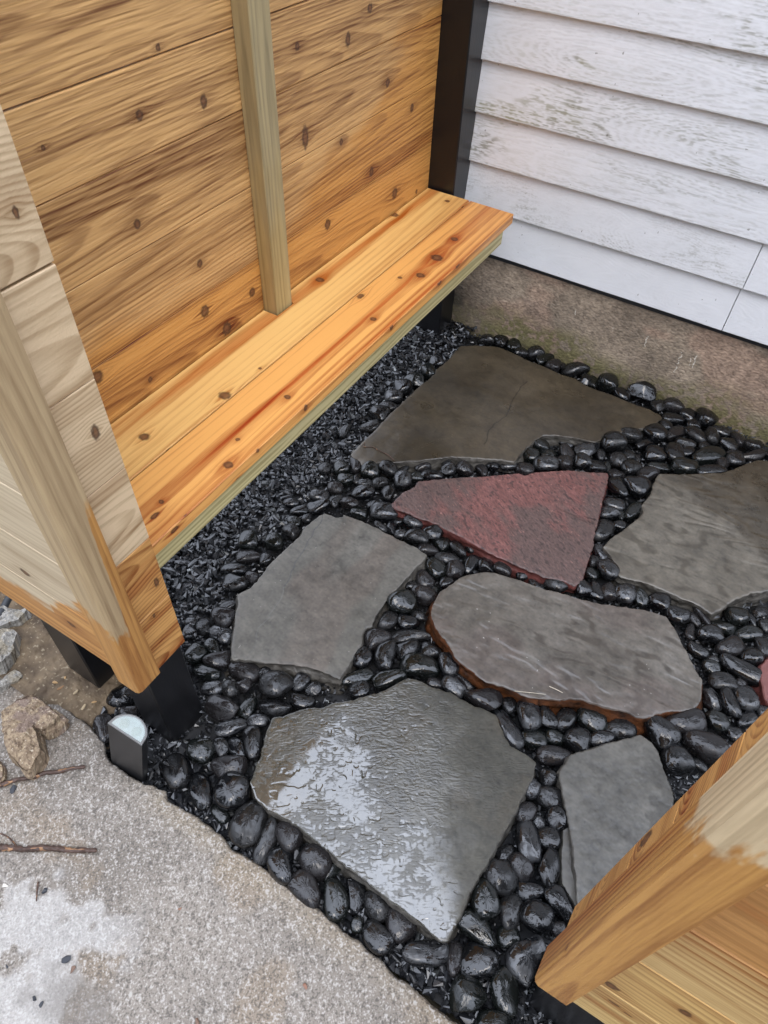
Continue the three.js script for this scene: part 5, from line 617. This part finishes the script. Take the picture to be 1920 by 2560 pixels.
{
  const cols = { black: [0.018, 0.02, 0.026], white: [0.7, 0.66, 0.58], brown: [0.14, 0.08, 0.05], red: [0.2, 0.09, 0.05] };
  const kinds = [['black', 0.009, 'black stone chip beside the dark twig on the slab'], ['black', 0.0065, 'small black chip near the short reddish twig on the slab'], ['black', 0.009, 'black stone chip at the edge of the whitish slab patch'], ['brown', 0.007, 'brown bark flake next to a black chip on the slab'], ['white', 0.006, 'small white pebble on the slab'], ['black', 0.005, 'tiny black chip on the whitish slab patch'], ['black', 0.005, 'tiny black chip on the whitish slab patch'], ['red', 0.0055, 'small rust-red chip on the open slab'], ['brown', 0.006, 'brown chip on the open slab'], ['black', 0.004, 'tiny black chip on the whitish slab patch'], ['red', 0.004, 'tiny rust-red fleck on the open slab']];
  CHIPS.forEach(([x, z], i) => { const [k, r, label] = kinds[i], pts = []; for (let q = 0; q < 12; q++) pts.push(new THREE.Vector3(rr(-1, 1), rr(-0.5, 0.5), rr(-0.7, 0.7)).normalize().multiply(new THREE.Vector3(r, r * 0.5, r * 0.7)));
    const m = solo('stone_chip', new ConvexGeometry(pts), new THREE.MeshStandardMaterial({ color: new THREE.Color().setRGB(...cols[k]), roughness: 0.5 }), label, 'chip', 'loose chips on the slab', [x, 0.035 + r * 0.35, z]); m.rotation.y = rr(0, 6); });
}
{ // leaf litter on the soil
  const leafMat = [[0.32, 0.2, 0.09], [0.2, 0.11, 0.05], [0.36, 0.28, 0.17]].map(c => new THREE.MeshStandardMaterial({ color: new THREE.Color().setRGB(...c), roughness: 0.8, side: THREE.DoubleSide }));
  const lit = [[0.03, 1.535, 0.016, 0], [0.0, 1.53, 0.01, 1], [0.045, 1.545, 0.009, 1], [0.08, 1.535, 0.008, 2], [0.12, 1.55, 0.008, 2], [0.13, 1.53, 0.006, 0], [-0.03, 1.54, 0.012, 1]];
  for (const [x, z, r, k] of lit) { const g = new THREE.SphereGeometry(1, 10, 6); g.scale(r, 0.0015, r * 0.4); const P = g.attributes.position; for (let i = 0; i < P.count; i++) P.setY(i, P.getY(i) + 60 * (P.getX(i) ** 2) * 0.25); g.computeVertexNormals();
    const m = solo('leaf_scrap', g, leafMat[k], 'small dry brown leaf scrap on the bare soil beside the slab', 'leaf', 'leaf scraps on the soil', [x, 0.034, z]); m.rotation.set(rr(-0.2, 0.2), rr(0, 6), rr(-0.2, 0.2)); }
}

// ---------------------------------------------------------------- evergreens across the yard, mirrored in the wet stones
{
  const leafM = new THREE.MeshStandardMaterial({ color: new THREE.Color().setRGB(0.035, 0.055, 0.024), roughness: 0.8, side: THREE.DoubleSide });
  const woodM = new THREE.MeshStandardMaterial({ color: new THREE.Color().setRGB(0.07, 0.05, 0.035), roughness: 0.9 });
  for (const [x, z, H, r, label] of [[-2.1, 5.6, 6.6, 1.5, 'dark evergreen tree standing beyond the end panel'], [0.9, 6.2, 7.4, 1.8, 'tallest dark evergreen tree across the yard from the house'], [3.9, 5.4, 6.8, 1.6, 'dark evergreen tree facing the corner panel across the yard'], [5.6, 2.6, 6.2, 1.5, 'dark evergreen tree at the side of the yard']]) {
    const t = thing('evergreen_tree', label, 'tree', 'evergreens across the yard', [x, 0, z]);
    const limbs = [new THREE.CylinderGeometry(0.03, 0.16, H * 0.95, 10).translate(0, H * 0.475, 0)];
    for (let k = 0; k < 16; k++) { const a = k * 2.4, y = H * (0.12 + 0.8 * k / 16), l = r * (1 - y / H) * 0.85; const g = new THREE.CylinderGeometry(0.012, 0.035, l, 6); g.translate(0, l / 2, 0); g.rotateZ(-1.35); g.rotateY(a); g.translate(0, y, 0); limbs.push(g); }
    part('trunk', mergeGeometries(limbs), woodM, t);
    const pos = []; for (let k = 0; k < 9000; k++) { const y = H * (0.06 + 0.94 * Math.pow(rnd(), 1.35)), R0 = r * Math.pow(1 - y / H, 0.75) * (0.75 + 0.35 * vn(y * 2.3, x + 9)), a = rr(0, 6.283), q = R0 * Math.sqrt(rr(0.12, 1)), sz = rr(0.05, 0.13); const c = [Math.cos(a) * q, y - q * 0.18, Math.sin(a) * q];
      for (let m = 0; m < 3; m++) pos.push(c[0] + rr(-sz, sz), c[1] + rr(-sz, sz) * 0.7, c[2] + rr(-sz, sz)); }
    const g = new THREE.BufferGeometry(); g.setAttribute('position', new THREE.Float32BufferAttribute(pos, 3)); g.computeVertexNormals(); part('crown', g, leafM, t);
  }
}

// ---------------------------------------------------------------- solar light
{
  const t = thing('solar_light', 'small black half-round solar spotlight with a clear white lens at the slab edge', 'light', null, [0.2932, 0.035, 1.5975]);
  t.rotation.set(-0.093, 0.085, -0.19, 'YXZ');
  const W = 0.0388, D = 0.039, half = (s, hole) => { const sh = new THREE.Shape(); const pts = []; const f0 = (1 - s) * D * 0.55; pts.push(new THREE.Vector2(-W * s, f0), new THREE.Vector2(W * s, f0)); for (let k = 0; k <= 16; k++) { const a = Math.PI * (0.16 + 0.68 * k / 16); pts.push(new THREE.Vector2(Math.cos(a) * W * 1.06 * s, (Math.sin(a) * 1.06 - 0.06) * D * s + (1 - s) * D * 0.25)); } sh.setFromPoints(pts); return sh; };
  const ex = (sh, h, b) => { const g = new THREE.ExtrudeGeometry(sh, { depth: h, bevelEnabled: b > 0, bevelThickness: b, bevelSize: b, bevelOffset: -b, bevelSegments: 2, curveSegments: 12 }); g.rotateX(-Math.PI / 2); return g; };
  const blackP = new THREE.MeshPhysicalMaterial({ color: new THREE.Color().setRGB(0.012, 0.012, 0.013), roughness: 0.38, bumpMap: fineBump, bumpScale: 0.0002 });
  const body = ex(half(1), 0.2265, 0.0012); body.translate(0, -0.06, 0); part('housing', body, blackP, t);
  const ring = half(0.985), inner = half(0.87); ring.holes.push(new THREE.Path(inner.getPoints())); const rg = ex(ring, 0.005, 0.0008); rg.translate(0, 0.1672, 0);
  part('bezel', rg, new THREE.MeshPhysicalMaterial({ color: new THREE.Color().setRGB(0.2, 0.2, 0.195), roughness: 0.35, metalness: 0.3 }), t);
  const rfl = ex(half(0.865), 0.002, 0); rfl.translate(0, 0.1677, 0); const reflector = part('reflector', rfl, new THREE.MeshStandardMaterial({ color: new THREE.Color().setRGB(0.7, 0.73, 0.72), roughness: 0.35 }), t);
  const ledM = new THREE.MeshPhysicalMaterial({ color: new THREE.Color().setRGB(0.5, 0.55, 0.48), roughness: 0.2, clearcoat: 0.6 });
  for (const x of [-0.014, 0.014]) { const g = new THREE.LatheGeometry([[0.0001, 0.0011], [0.003, 0.001], [0.0045, 0.0004], [0.0085, 0.0008], [0.0095, 0.0002], [0.0096, 0]].map(p => new THREE.Vector2(...p)), 24); g.translate(x, 0.1698, -0.016); part('diode', g, ledM, reflector); }
  const cov = ex(half(0.865), 0.0012, 0); cov.translate(0, 0.1715, 0); part('lens', cov, new THREE.MeshPhysicalMaterial({ color: new THREE.Color().setRGB(0.82, 0.86, 0.85), transmission: 0.75, thickness: 0, roughness: 0.12, ior: 1.49 }), t);
}
scene.traverse(o => { if (o.isMesh) { o.castShadow = true; o.receiveShadow = true; } });
renderer.render(scene, camera);
